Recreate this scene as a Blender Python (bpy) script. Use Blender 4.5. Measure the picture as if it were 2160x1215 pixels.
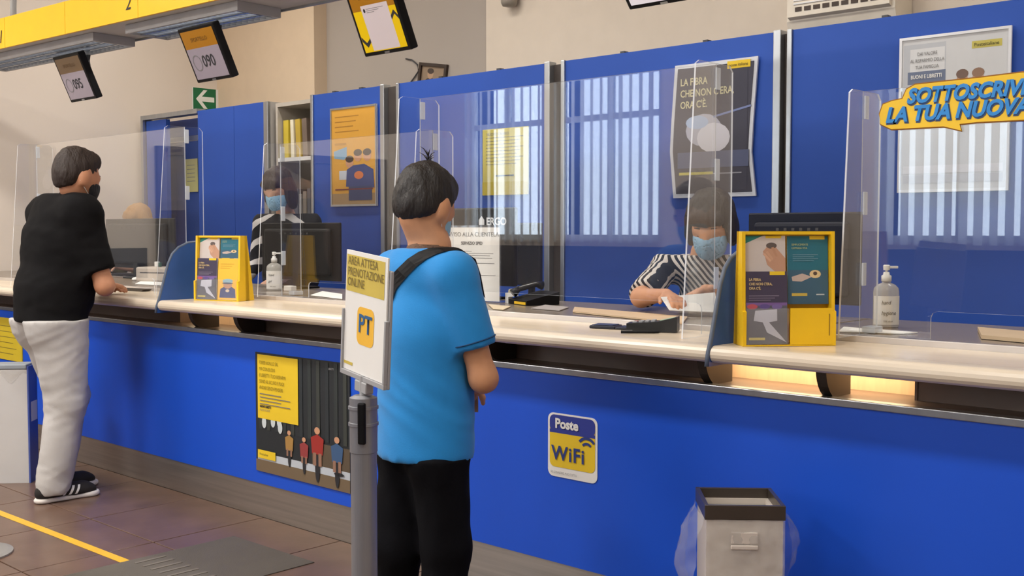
import bpy, bmesh, math, random
import numpy as np
from mathutils import Vector, Matrix, noise
random.seed(7); np.random.seed(7)
for o in list(bpy.data.objects): bpy.data.objects.remove(o, do_unlink=True)
SC = bpy.context.scene; COL = SC.collection

# ------------------------------------------------------------------ camera
F_PX = 2336.28                      # focal length in pixels of the 2160 px wide frame
CAM = Vector((0.0, 0.0, 1.40))
VP_X, VP_Y, HORIZON = -1442.0, 3250.0, 487.0
def _cv(px): return Vector((px - 1080.0, 607.5 - HORIZON, -F_PX)).normalized()
_wx = -_cv(VP_X); _wy = _cv(VP_Y); _wz = _wx.cross(_wy).normalized(); _wy = _wz.cross(_wx)
ROT = Matrix((_wx, _wy, _wz))       # camera axes -> world axes
cd = bpy.data.cameras.new('camera'); cam = bpy.data.objects.new('camera', cd); COL.objects.link(cam)
cam.matrix_world = Matrix.Translation(CAM) @ ROT.to_4x4()
cd.sensor_width = 36.0; cd.lens = 36.0 * F_PX / 2160.0; cd.clip_start = 0.05; cd.clip_end = 100
SC.camera = cam
def ray(px, py): return ROT @ Vector((px - 1080.0, 607.5 - py, -F_PX))
def at_y(px, py, y): d = ray(px, py); return CAM + d * ((y - CAM.y) / d.y)
def at_x(px, py, x): d = ray(px, py); return CAM + d * ((x - CAM.x) / d.x)
def at_z(px, py, z): d = ray(px, py); return CAM + d * ((z - CAM.z) / d.z)
def at_d(px, py, depth): d = ray(px, py); return CAM + d * (depth / F_PX)

# ------------------------------------------------------------------ world and view
w = bpy.data.worlds.new('world'); SC.world = w; w.use_nodes = True
nt = w.node_tree; nt.nodes.clear()
sky = nt.nodes.new('ShaderNodeTexSky'); sky.sky_type = 'HOSEK_WILKIE'; sky.turbidity = 6.0
sky.sun_direction = (-0.3, 0.75, 0.6)
bg = nt.nodes.new('ShaderNodeBackground'); bg.inputs['Strength'].default_value = 1.6
ow = nt.nodes.new('ShaderNodeOutputWorld')
nt.links.new(sky.outputs[0], bg.inputs[0]); nt.links.new(bg.outputs[0], ow.inputs[0])
SC.view_settings.view_transform = 'Standard'; SC.view_settings.look = 'None'
SC.view_settings.gamma = 1.0; SC.view_settings.use_curve_mapping = False
SC.view_settings.exposure = 0.1

# room measures (metres; the camera stands at x = y = 0)
X0, X1 = -9.6, 3.0            # end wall, right wall
YW, YB = -2.5, 6.22           # window wall, back wall
ZC = 4.00                     # ceiling
YF = 3.10                     # blue front of the counter
YP = 5.20                     # row of blue partition panels
ZT = 1.04                     # worktop
PLAT = 0.18                   # raised floor behind the counter

# ------------------------------------------------------------------ large lights
def area(name, loc, size, sizey, power, color, rot=(0, 0, 0)):
    l = bpy.data.lights.new(name, 'AREA'); l.shape = 'RECTANGLE'; l.size = size; l.size_y = sizey
    l.energy = power; l.color = color
    o = bpy.data.objects.new(name, l); COL.objects.link(o); o.location = loc; o.rotation_euler = rot
    return o
WINDOWS = [(-9.1, -7.95), (-7.75, -6.40), (-4.3, -2.9), (-1.6, -0.2)]
WSILL, WTOP = 1.30, 3.05
for a, b in WINDOWS:          # daylight outside each window
    area('window_daylight', ((a + b) / 2, YW - 0.45, (WSILL + WTOP) / 2), b - a, WTOP - WSILL, 95, (0.93, 0.97, 1.0), (math.radians(90), 0, 0))
CEIL_LAMPS = [(-7.6, 1.2), (-4.6, 1.2), (-1.6, 1.2), (1.2, 1.2), (-7.6, -1.0), (-4.6, -1.0), (-1.6, -1.0), (-8.0, 4.5), (-5.6, 4.5), (-3.2, 4.5), (-0.8, 4.5)]
for x, y in CEIL_LAMPS:       # light of the ceiling fittings built further down
    area('ceiling_lamp_light', (x, y, ZC - 0.075), 1.2, 0.28, (74 if x < -4 else 34) if y < 3 else (27 if x < -4 else 22), (1.0, 0.95, 0.88))

# ------------------------------------------------------------------ materials
def lin(c):
    return tuple(((v / 255.0) / 12.92 if v / 255.0 <= 0.04045 else ((v / 255.0 + 0.055) / 1.055) ** 2.4) for v in c)
MATS = {}
def mat(name, rgb, rough=0.5, metal=0.0, var=0.06, scale=8.0, bump=0.0, bscale=60.0, spec=0.5, sheen=0.0, alpha=None, stretch=None, coat=0.0):
    if name in MATS: return MATS[name]
    m = bpy.data.materials.new(name); m.use_nodes = True; n = m.node_tree.nodes; L = m.node_tree.links
    b = n['Principled BSDF']; c = lin(rgb)
    tc = n.new('ShaderNodeTexCoord'); mp = n.new('ShaderNodeMapping'); L.new(tc.outputs['Object'], mp.inputs[0])
    if stretch: mp.inputs['Scale'].default_value = stretch
    nz = n.new('ShaderNodeTexNoise'); nz.inputs['Scale'].default_value = scale; nz.inputs['Detail'].default_value = 3
    L.new(mp.outputs[0], nz.inputs['Vector'])
    rp = n.new('ShaderNodeValToRGB'); rp.color_ramp.elements[0].position = 0.3; rp.color_ramp.elements[1].position = 0.7
    rp.color_ramp.elements[0].color = (*[v * (1 - var) for v in c], 1); rp.color_ramp.elements[1].color = (*[min(1, v * (1 + var)) for v in c], 1)
    L.new(nz.outputs['Fac'], rp.inputs[0]); L.new(rp.outputs[0], b.inputs['Base Color'])
    b.inputs['Roughness'].default_value = rough; b.inputs['Metallic'].default_value = metal
    b.inputs['Specular IOR Level'].default_value = spec; b.inputs['Sheen Weight'].default_value = sheen
    b.inputs['Coat Weight'].default_value = coat
    if alpha is not None: b.inputs['Alpha'].default_value = alpha
    if bump:
        n2 = n.new('ShaderNodeTexNoise'); n2.inputs['Scale'].default_value = bscale; n2.inputs['Detail'].default_value = 4
        L.new(mp.outputs[0], n2.inputs['Vector'])
        bp = n.new('ShaderNodeBump'); bp.inputs['Strength'].default_value = bump; bp.inputs['Distance'].default_value = 0.01
        L.new(n2.outputs['Fac'], bp.inputs['Height']); L.new(bp.outputs[0], b.inputs['Normal'])
    MATS[name] = m; return m
def stripes(name, c1, c2, freq, direction, duty=0.5, rough=0.8, distort=0.0):
    m = bpy.data.materials.new(name); m.use_nodes = True; n = m.node_tree.nodes; L = m.node_tree.links
    b = n['Principled BSDF']; tc = n.new('ShaderNodeTexCoord'); mp = n.new('ShaderNodeMapping')
    q = Vector(direction).normalized().rotation_difference(Vector((1, 0, 0)))
    mp.inputs['Rotation'].default_value = q.to_euler(); L.new(tc.outputs['Object'], mp.inputs[0])
    wv = n.new('ShaderNodeTexWave'); wv.bands_direction = 'X'; wv.inputs['Scale'].default_value = freq
    wv.inputs['Distortion'].default_value = distort; wv.inputs['Detail Scale'].default_value = 0.6
    L.new(mp.outputs[0], wv.inputs['Vector'])
    rp = n.new('ShaderNodeValToRGB'); rp.color_ramp.interpolation = 'CONSTANT'
    rp.color_ramp.elements[0].color = (*lin(c1), 1); rp.color_ramp.elements[1].color = (*lin(c2), 1); rp.color_ramp.elements[1].position = duty
    L.new(wv.outputs['Fac'], rp.inputs[0]); L.new(rp.outputs[0], b.inputs['Base Color']); b.inputs['Roughness'].default_value = rough
    MATS[name] = m; return m
def clear(name, tint, refl_ior, haze, haze_rgb=(255, 255, 255), rough=0.0):
    """thin clear sheet: transparent + fresnel mirror + a slight diffuse haze for reflected room light"""
    m = bpy.data.materials.new(name); m.use_nodes = True; n = m.node_tree.nodes; L = m.node_tree.links; n.clear()
    out = n.new('ShaderNodeOutputMaterial'); tr = n.new('ShaderNodeBsdfTransparent'); tr.inputs[0].default_value = (*tint, 1)
    gl = n.new('ShaderNodeBsdfGlossy'); gl.inputs['Roughness'].default_value = rough; gl.inputs[0].default_value = (1, 1, 1, 1)
    df = n.new('ShaderNodeBsdfDiffuse'); df.inputs[0].default_value = (*lin(haze_rgb), 1)
    lw = n.new('ShaderNodeLayerWeight'); lw.inputs[0].default_value = 0.5
    pw = n.new('ShaderNodeMath'); pw.operation = 'POWER'; pw.inputs[1].default_value = 4.0; L.new(lw.outputs['Facing'], pw.inputs[0])
    f0 = ((refl_ior - 1) / (refl_ior + 1)) ** 2
    fr = n.new('ShaderNodeMath'); fr.operation = 'MULTIPLY_ADD'; fr.inputs[1].default_value = 1 - f0; fr.inputs[2].default_value = f0; L.new(pw.outputs[0], fr.inputs[0])
    nz = n.new('ShaderNodeTexNoise'); nz.inputs['Scale'].default_value = 2.5
    mm = n.new('ShaderNodeMath'); mm.operation = 'MULTIPLY'; mm.inputs[1].default_value = haze * 2; L.new(nz.outputs['Fac'], mm.inputs[0])
    a = n.new('ShaderNodeMixShader'); L.new(mm.outputs[0], a.inputs[0]); L.new(tr.outputs[0], a.inputs[1]); L.new(df.outputs[0], a.inputs[2])
    c = n.new('ShaderNodeMixShader'); L.new(fr.outputs[0], c.inputs[0]); L.new(a.outputs[0], c.inputs[1]); L.new(gl.outputs[0], c.inputs[2])
    L.new(c.outputs[0], out.inputs[0]); MATS[name] = m; return m
def glow(name, rgb, strength):
    m = bpy.data.materials.new(name); m.use_nodes = True; n = m.node_tree.nodes; b = n['Principled BSDF']
    b.inputs['Base Color'].default_value = (*lin(rgb), 1); b.inputs['Emission Color'].default_value = (*lin(rgb), 1)
    b.inputs['Emission Strength'].default_value = strength; b.inputs['Roughness'].default_value = 0.3
    MATS[name] = m; return m
def sheer(name, rgb, transl):
    m = bpy.data.materials.new(name); m.use_nodes = True; n = m.node_tree.nodes; L = m.node_tree.links; n.clear()
    out = n.new('ShaderNodeOutputMaterial'); d = n.new('ShaderNodeBsdfDiffuse'); t = n.new('ShaderNodeBsdfTranslucent')
    d.inputs[0].default_value = (*lin(rgb), 1); t.inputs[0].default_value = (*lin(rgb), 1)
    x = n.new('ShaderNodeMixShader'); x.inputs[0].default_value = transl
    L.new(d.outputs[0], x.inputs[1]); L.new(t.outputs[0], x.inputs[2]); L.new(x.outputs[0], out.inputs[0]); MATS[name] = m; return m

BLUE = mat('blue_laminate', (46, 86, 180), 0.5, var=0.03, scale=2.0, spec=0.25)
BLUE_F = mat('blue_front_laminate', (22, 84, 212), 0.40, var=0.03, scale=1.5, bump=0.02, bscale=6)
ALU = mat('brushed_aluminium', (176, 180, 184), 0.32, 0.9, var=0.08, scale=20, stretch=(1, 1, 0.1))
STEEL = mat('brushed_steel', (184, 178, 170), 0.34, 0.85, var=0.14, scale=3, stretch=(0.4, 1, 14))
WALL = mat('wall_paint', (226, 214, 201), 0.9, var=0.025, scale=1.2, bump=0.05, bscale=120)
WALL_SHADE = mat('wall_paint_shade', (178, 168, 158), 0.9, var=0.025, scale=1.2, bump=0.05, bscale=120)  # darker copy of the wall paint for the less lit back wall
CEIL = mat('ceiling_paint', (236, 232, 225), 0.9, var=0.02)
CREAM = mat('cream_worktop', (240, 222, 196), 0.22, var=0.07, scale=3, stretch=(0.3, 4, 1))  # ledge colour brightened for the warm lamp reflection
CREAM_E = mat('cream_nosing', (222, 208, 188), 0.30, var=0.02)
DESK = mat('grey_desk_top', (140, 128, 116), 0.25, var=0.06, scale=4)
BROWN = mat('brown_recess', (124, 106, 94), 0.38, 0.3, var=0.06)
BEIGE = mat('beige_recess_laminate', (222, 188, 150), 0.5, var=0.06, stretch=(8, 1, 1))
BRK = mat('bracket_metal', (72, 66, 62), 0.4, 0.6)
BLACK = mat('black_plastic', (15, 15, 17), 0.45, var=0.1, spec=0.2)
BLACKG = mat('black_gloss_plastic', (18, 18, 21), 0.18, var=0.1)
WHITE = mat('white_plastic', (236, 235, 232), 0.4, var=0.02)
PAPER = mat('white_paper', (238, 236, 232), 0.85, var=0.02)
YEL = mat('yellow_plastic', (244, 198, 20), 0.32, var=0.03)
YELP = mat('yellow_print', (236, 200, 40), 0.6, var=0.03)
GREY = mat('grey_plastic', (168, 168, 170), 0.45, var=0.03)
DGREY = mat('dark_grey_plastic', (66, 66, 70), 0.5)
INK = mat('black_ink', (34, 34, 38), 0.7)
INKG = mat('grey_ink', (120, 118, 118), 0.8)
NAVY = mat('navy_ink', (40, 60, 130), 0.6)
PLEX = clear('clear_plexiglass', (0.985, 0.99, 0.99), 1.62, 0.004)  # slight haze puts the bright room's reflection into the pane colour
EDGE = mat('plexiglass_edge', (236, 240, 246), 0.25, var=0.02, alpha=0.75)

# ------------------------------------------------------------------ mesh helpers
ROOTM = {}
def link(o): COL.objects.link(o); return o
def tag(o, label=None, cat=None, group=None, kind=None):
    if label: o['label'] = label
    if cat: o['category'] = cat
    if group: o['group'] = group
    if kind: o['kind'] = kind
    return o
def thing(name, loc=(0, 0, 0), label=None, cat=None, group=None, rot=(0, 0, 0), M=None, kind=None):
    o = bpy.data.objects.new(name, None); link(o); o.empty_display_size = 0.1
    if M is None: M = Matrix.Translation(loc) @ Matrix.Rotation(rot[2], 4, 'Z') @ Matrix.Rotation(rot[1], 4, 'Y') @ Matrix.Rotation(rot[0], 4, 'X')
    o.matrix_world = M; ROOTM[o] = M.copy()
    return tag(o, label, cat, group, kind)
def fin(bm, name, mats, parent=None, world=True, smooth=False, kind=None):
    """one mesh object; world: vertices are in world metres, else local to the parent"""
    if not isinstance(mats, (list, tuple)): mats = [mats]
    bmesh.ops.recalc_face_normals(bm, faces=bm.faces) if kind != 'keep' else None
    me = bpy.data.meshes.new(name); o = bpy.data.objects.new(name, me); link(o)
    if parent is not None:
        o.parent = parent
        if world: bm.transform(ROOTM[parent].inverted())
        ROOTM[o] = ROOTM[parent]
    else:
        if world:
            vs = [v.co for v in bm.verts]
            c = Vector((sum(v.x for v in vs) / len(vs), sum(v.y for v in vs) / len(vs), min(v.z for v in vs)))
            bm.transform(Matrix.Translation(-c)); o.location = c; ROOTM[o] = Matrix.Translation(c)
        else: ROOTM[o] = Matrix.Identity(4)
    bm.to_mesh(me); bm.free()
    for m in mats: me.materials.append(m)
    if smooth:
        for p in me.polygons: p.use_smooth = True
    return o
def bbox(bm, x0, x1, y0, y1, z0, z1, bev=0.0, M=None, mi=0, seg=2):
    r = bmesh.ops.create_cube(bm, size=1.0); vs = r['verts']
    T = Matrix.Translation(((x0 + x1) / 2, (y0 + y1) / 2, (z0 + z1) / 2)) @ Matrix.Diagonal((abs(x1 - x0), abs(y1 - y0), abs(z1 - z0), 1))
    bmesh.ops.transform(bm, matrix=T, verts=vs)
    fs = list({f for v in vs for f in v.link_faces})
    if bev > 0:
        es = list({e for v in vs for e in v.link_edges})
        rb = bmesh.ops.bevel(bm, geom=es, offset=bev, segments=seg, profile=0.5, affect='EDGES')
        fs = list({f for f in rb['faces']} | {f for f in fs if f.is_valid}); 
        vs = list({v for f in fs for v in f.verts})
    for f in fs: f.material_index = mi
    if M is not None: bmesh.ops.transform(bm, matrix=M, verts=vs)
    return vs
def box(name, x0, x1, y0, y1, z0, z1, m, parent=None, world=True, bev=0.0):
    bm = bmesh.new(); bbox(bm, x0, x1, y0, y1, z0, z1, bev); return fin(bm, name, m, parent, world)
def extr(bm, pts, vec, mi=0):
    """polygon (list of 3D points) extruded by vec"""
    v0 = [bm.verts.new(Vector(p)) for p in pts]; v1 = [bm.verts.new(Vector(p) + Vector(vec)) for p in pts]
    n = len(pts); fs = [bm.faces.new(v0), bm.faces.new(v1[::-1])]
    for i in range(n): fs.append(bm.faces.new((v0[i], v0[(i + 1) % n], v1[(i + 1) % n], v1[i])))
    for f in fs: f.material_index = mi
    return fs
def prism(name, pts, vec, m, parent=None, world=True):
    bm = bmesh.new(); extr(bm, pts, vec); return fin(bm, name, m, parent, world)
def lathe(bm, prof, seg=24, M=None, mi=0, cap=True):
    rings = []
    for r, z in prof:
        rings.append([bm.verts.new((r * math.cos(2 * math.pi * i / seg), r * math.sin(2 * math.pi * i / seg), z)) for i in range(seg)])
    fs = []
    for a, b in zip(rings, rings[1:]):
        for i in range(seg): fs.append(bm.faces.new((a[i], a[(i + 1) % seg], b[(i + 1) % seg], b[i])))
    if cap: fs.append(bm.faces.new(rings[0][::-1])); fs.append(bm.faces.new(rings[-1]))
    for f in fs: f.material_index = mi
    if M is not None: bmesh.ops.transform(bm, matrix=M, verts=[v for r in rings for v in r])
def tube(bm, pts, rad, seg=10, mi=0):
    pts = [Vector(p) for p in pts]; rings = []; n = len(pts)
    rads = rad if isinstance(rad, (list, tuple)) else [rad] * n
    up = Vector((0, 0, 1))
    for i, p in enumerate(pts):
        t = (pts[min(i + 1, n - 1)] - pts[max(i - 1, 0)]).normalized()
        a = t.cross(up)
        if a.length < 1e-3: a = t.cross(Vector((1, 0, 0)))
        a.normalize(); b = t.cross(a).normalized()
        rings.append([bm.verts.new(p + (a * math.cos(2 * math.pi * k / seg) + b * math.sin(2 * math.pi * k / seg)) * rads[i]) for k in range(seg)])
    for r, s in zip(rings, rings[1:]):
        for k in range(seg): bm.faces.new((r[k], r[(k + 1) % seg], s[(k + 1) % seg], s[k])).material_index = mi
    bm.faces.new(rings[0][::-1]).material_index = mi; bm.faces.new(rings[-1]).material_index = mi
def text(body, size, m, parent, loc, name='lettering', align='LEFT', shear=0.0, extrude=0.0, bold=0.0, sx=1.0, rot=None, space=1.0):
    """lettering in the parent's local x (right) / z (up) plane, read from -y"""
    c = bpy.data.curves.new('t', 'FONT'); c.body = body; c.size = size; c.align_x = align; c.shear = shear; c.extrude = extrude
    c.offset = bold; c.resolution_u = 3; c.space_character = space
    t = bpy.data.objects.new('t', c); COL.objects.link(t)
    bpy.context.view_layer.update()
    me = bpy.data.meshes.new_from_object(t.evaluated_get(bpy.context.evaluated_depsgraph_get()))
    bpy.data.objects.remove(t, do_unlink=True)
    R = Matrix.Translation(loc) @ (rot.to_4x4() if rot else Matrix.Identity(4)) @ Matrix.Rotation(math.radians(90), 4, 'X') @ Matrix.Diagonal((sx, 1, 1, 1))
    me.transform(R); me.materials.clear(); me.materials.append(m)
    o = bpy.data.objects.new(name, me); link(o); o.parent = parent; ROOTM[o] = ROOTM[parent]; return o
def flat(bm, pts, y, mi=0):
    """flat printed patch: (x, z) points at local y"""
    f = bm.faces.new([bm.verts.new((p[0], y, p[1])) for p in pts]); f.material_index = mi
    f.normal_update()
    if f.normal.y > 0: f.normal_flip()
def rect(x0, z0, x1, z1): return [(x0, z0), (x1, z0), (x1, z1), (x0, z1)]
def rrect(x0, z0, x1, z1, r, n=5):
    out = []
    for cx, cz, a0 in ((x1 - r, z0 + r, -90), (x1 - r, z1 - r, 0), (x0 + r, z1 - r, 90), (x0 + r, z0 + r, 180)):
        for i in range(n + 1):
            a = math.radians(a0 + 90 * i / n); out.append((cx + r * math.cos(a), cz + r * math.sin(a)))
    return out
def ell(cx, cz, rx, rz, n=16, a0=0, a1=360):
    return [(cx + rx * math.cos(math.radians(a0 + (a1 - a0) * i / n)), cz + rz * math.sin(math.radians(a0 + (a1 - a0) * i / n))) for i in range(n + (0 if a1 - a0 == 360 else 1))]
def printed(name, parent, patches, y=-0.0012):
    """patches: (points, material); each later patch lies a hair in front of the one before"""
    ms = []; bm = bmesh.new()
    for i, (pts, m) in enumerate(patches):
        if m not in ms: ms.append(m)
        flat(bm, pts, y - 0.00012 * i, ms.index(m))
    return fin(bm, name, ms, parent, world=False, kind='keep')
def col(rgb, rough=0.6):
    return mat('print_%d_%d_%d' % rgb, rgb, rough, var=0.03)
def facing(loc, normal):
    """frame whose local -y looks along normal (horizontal)"""
    n = Vector(normal); a = math.atan2(n.x, -n.y)
    return Matrix.Translation(loc) @ Matrix.Rotation(a, 4, 'Z')
def copy_tree(o, parent=None):
    c = o.copy(); COL.objects.link(c); c.parent = parent
    for ch in list(o.children): copy_tree(ch, c)
    return c
# ================================================================== setting
def struct(o): o['kind'] = 'structure'; return o
TILE = mat('brown_floor_tile', (108, 84, 70), 0.30, var=0.16, scale=5.0, bump=0.03, bscale=30)
GROUT = mat('dark_grout', (84, 66, 55), 0.8)
floor = struct(box('floor', X0, X1, YW, YB, -0.12, -0.006, GROUT))
tm = None; TS = 0.596
for i in range(-7, 15):
    for j in range(-8, 2):
        x = -5.73 + 0.6 * i; y = 1.92 + 0.59 * j
        if x < X0 - 0.01 or x + TS > X1: continue
        if y < YW: continue
        if tm is None:
            bm = bmesh.new(); bbox(bm, 0.003, TS, 0.003, 0.587, -0.012, 0.0, 0.0015, seg=1)
            o = fin(bm, 'tile', TILE, floor, world=False); tm = o.data
        else:
            o = bpy.data.objects.new('tile', tm); link(o); o.parent = floor
        o.location = Vector((x, y, 0)) - floor.location
# raised floor behind the counter
struct(box('floor_platform', X0, X1, YF + 0.32, YB, -0.006, PLAT, mat('platform_floor', (150, 128, 108), 0.4, var=0.08)))
struct(box('ceiling', X0, X1, YW, YB, ZC, ZC + 0.12, CEIL))
struct(box('wall_left', X0 - 0.15, X0, YW - 0.15, YB + 0.15, -0.12, ZC + 0.12, WALL))
struct(box('wall_back', X0, X1 + 0.15, YB, YB + 0.15, -0.12, ZC + 0.12, WALL_SHADE))
# projecting block of the back wall beside the end wall
xc = at_y(663, 150, 6.08).x
struct(box('wall_back_projection', X0, xc, 6.08, YB, PLAT, ZC, mat('wall_paint_warm_lit', (222, 200, 172), 0.9, var=0.02)))  # wall paint tinted with the warm light that falls here
struct(box('wall_right', X1, X1 + 0.15, YW - 0.15, YB, -0.12, ZC + 0.12, WALL))
xd = at_y(1035, 60, YB).x
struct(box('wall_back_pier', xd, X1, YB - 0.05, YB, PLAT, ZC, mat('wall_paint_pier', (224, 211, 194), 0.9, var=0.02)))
# window wall with four windows
bm = bmesh.new(); xs = [X0] + [v for w_ in WINDOWS for v in w_] + [X1]
for k in range(0, len(xs), 2): bbox(bm, xs[k], xs[k + 1], YW - 0.15, YW, -0.12, ZC + 0.12)
for a, b in WINDOWS:
    bbox(bm, a, b, YW - 0.15, YW, -0.12, WSILL); bbox(bm, a, b, YW - 0.15, YW, WTOP, ZC + 0.12)
struct(fin(bm, 'wall_front', WALL))
struct(box('added_dado_1', X0, X1, YW, YW + 0.02, 0.0, WSILL - 0.06, mat('added_dado_dark', (58, 60, 78), 0.6)))  # unseen dark band, added so the lower pane reflections stay dark
SLAT = sheer('blind_fabric', (236, 238, 240), 0.5); wglass = clear('window_glass', (0.60, 0.63, 0.66), 1.3, 0.0)
FRM = mat('white_window_frame', (225, 225, 222), 0.4)
slat_me = None
for k, (a, b) in enumerate(WINDOWS):
    bm = bmesh.new(); t = 0.06
    for q in ((a, a + t, WSILL, WTOP), (b - t, b, WSILL, WTOP), (a + t, b - t, WSILL, WSILL + t), (a + t, b - t, WTOP - t, WTOP), ((a + b) / 2 - t / 2, (a + b) / 2 + t / 2, WSILL + t, WTOP - t), (a + t, (a + b) / 2 - t / 2, 2.55, 2.55 + t), ((a + b) / 2 + t / 2, b - t, 2.55, 2.55 + t)):
        bbox(bm, q[0], q[1], YW - 0.12, YW - 0.06, q[2], q[3])
    wn = struct(fin(bm, 'window_%d' % (k + 1), FRM))
    box('pane', a + t, b - t, YW - 0.095, YW - 0.089, WSILL + t, WTOP - t, wglass, wn)
    tb = thing('vertical_blind', ((a + b) / 2, YW + 0.05, WSILL - 0.02), 'white vertical blind hanging in %s window of the entrance wall' % ['the first', 'the second', 'the third', 'the fourth'][k], 'blind', 'vertical blinds on the entrance windows')
    box('head_rail', a - 0.05, b + 0.05, YW + 0.012, YW + 0.07, WTOP + 0.02, WTOP + 0.07, WHITE, tb)
    n = int((b - a) / 0.125)
    for i in range(n + 1):
        if slat_me is None:
            bm = bmesh.new(); bm.faces.new([bm.verts.new(q) for q in ((-0.06, 0, 0), (0.06, 0, 0), (0.06, 0, WTOP - WSILL + 0.04), (-0.06, 0, WTOP - WSILL + 0.04))])
            s = fin(bm, 'slat', SLAT, tb, world=False); slat_me = s.data
        else:
            s = bpy.data.objects.new('slat', slat_me); link(s); s.parent = tb
        s.location = (a + 0.02 + i * 0.125 - (a + b) / 2, -0.005, 0); s.rotation_euler = (0, 0, math.radians(35 + 4 * math.sin(i * 1.7)))
# unseen dado and dark door, added on the end wall to darken pane reflections
struct(box('added_dado_2', X0, X0 + 0.02, 1.25, 2.9, 0.0, WSILL - 0.06, MATS['added_dado_dark'])); struct(box('added_dado_3', X0, X0 + 0.02, YW + 0.02, -1.45, 0.0, WSILL - 0.06, MATS['added_dado_dark']))
d2 = struct(thing('added_door', (X0, -0.1, 0)))
WD = mat('dark_walnut', (70, 52, 42), 0.45, var=0.15, scale=4, stretch=(1, 6, 0.6))
for y0, y1 in ((-1.35, -1.27), (1.07, 1.15)): box('frame', X0, X0 + 0.06, y0, y1, 0.0, 2.2, WD, d2)
box('frame', X0, X0 + 0.06, -1.27, 1.07, 2.12, 2.2, WD, d2)
for y0, y1 in ((-1.265, -0.105), (-0.095, 1.065)):
    lf = box('leaf', X0, X0 + 0.04, y0, y1, 0.0, 2.115, WD, d2)
    box('panel', X0 + 0.0405, X0 + 0.05, y0 + 0.12, y1 - 0.12, 0.15, 0.95, WD, lf); box('panel', X0 + 0.0405, X0 + 0.05, y0 + 0.12, y1 - 0.12, 1.1, 2.0, WD, lf)
    yk = y1 - 0.06 if y0 < -1 else y0 + 0.06; box('handle', X0 + 0.041, X0 + 0.09, yk - 0.012, yk + 0.012, 1.0, 1.14, ALU, lf)
# ceiling fittings
for i, (x, y) in enumerate(CEIL_LAMPS):
    t = thing('ceiling_lamp', (x, y, ZC), 'white rectangular ceiling light over the %s' % ['end of the hall by the bin', 'middle of the hall', 'right part of the hall', 'right wall side of the hall', 'first entrance window', 'second entrance window', 'third entrance window', 'blue cupboard', 'standing clerk', 'seated clerk', 'large white poster'][i], 'light', 'ceiling lights over the hall')
    bm = bmesh.new()
    for q in ((-.66, -.62, -.2, .2), (.62, .66, -.2, .2), (-.62, .62, -.2, -.16), (-.62, .62, .16, .2)): bbox(bm, q[0], q[1], q[2], q[3], -0.07, 0.0)
    fin(bm, 'frame', WHITE, t, world=False)
    box('back_plate', -.62, .62, -.16, .16, -0.03, -0.001, WHITE, t, world=False)
# ================================================================== service counter
CX0, CX1 = X0 + 0.02, 1.6
ct = thing('service_counter', (-4.0, YF, 0), 'long blue fronted service counter with steel plinth and aluminium strip', 'counter')
box('plinth', CX0, CX1, YF, YF + 0.04, 0.0, 0.165, STEEL, ct)
box('front_panel', CX0, CX1, YF - 0.004, YF + 0.03, 0.166, 0.872, BLUE_F, ct)
box('trim_strip', CX0, CX1, YF - 0.012, YF + 0.03, 0.873, 0.896, ALU, ct, bev=0.003)
box('shelf', CX0, CX1, YF + 0.03, YF + 0.30, 0.874, 0.890, BROWN, ct)
box('rear_panel', CX0, CX1, YF + 0.281, YF + 0.31, 0.0, 0.873, mat('beige_rear_laminate', (200, 184, 160), 0.5), ct)
lit = [(at_y(1512, 800, 3.3).x, at_y(1945, 830, 3.3).x), (at_y(395, 690, 3.3).x, at_y(560, 690, 3.3).x)]
cuts = sorted([CX0, CX1] + [v for l in lit for v in l])
for k in range(len(cuts) - 1):
    a, b = cuts[k], cuts[k + 1]
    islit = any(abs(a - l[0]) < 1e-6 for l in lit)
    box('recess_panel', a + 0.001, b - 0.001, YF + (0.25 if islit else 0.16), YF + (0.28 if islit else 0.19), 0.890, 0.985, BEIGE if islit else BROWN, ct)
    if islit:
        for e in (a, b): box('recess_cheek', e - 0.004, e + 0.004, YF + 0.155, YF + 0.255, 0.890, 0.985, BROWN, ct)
for a, b in lit:       # lamps under the worktop that light the beige niches
    t = thing('under_counter_lamp', ((a + b) / 2, YF + 0.19, 0.99), 'slim warm lamp under the worktop lighting the beige niche ' + ('by the right blue divider' if a > -4 else 'by the left blue divider'), 'lamp')
    box('housing', a + 0.03, b - 0.03, YF + 0.17, YF + 0.23, 0.975, 0.989, WHITE, t)
    area('under_counter_light', ((a + b) / 2, YF + 0.19, 0.972), b - a - 0.08, 0.03, 1.3 if a > -4 else 0.35, (1.0, 0.78, 0.5))
# cream bar under the worktop beside the customer in blue
p = at_y(1053, 728, YF + 0.1); q = at_y(1107, 732, YF + 0.1)
box('under_counter_block', p.x, q.x, YF + 0.09, YF + 0.14, 0.955, 0.984, mat('cream_block', (240, 226, 190), 0.4), ct)
# brackets
def bracket(x, m):
    pts = []
    for i in range(9):
        a = math.radians(90 * i / 8); pts.append((x, YF - 0.015 + 0.10 * (1 - math.cos(a)), 0.984 - 0.105 * math.sin(a)))
    pts += [(x, YF + 0.15, 0.879 + 0.012), (x, YF + 0.15, 0.984)]
    prism('bracket', pts, (0.034, 0, 0), m, ct)
for px, py in ((1475, 790), (1725, 815), (402, 680), (497, 690), (1020, 745), (2235, 850)):
    bracket(at_y(px, py, YF).x, BRK)
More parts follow.
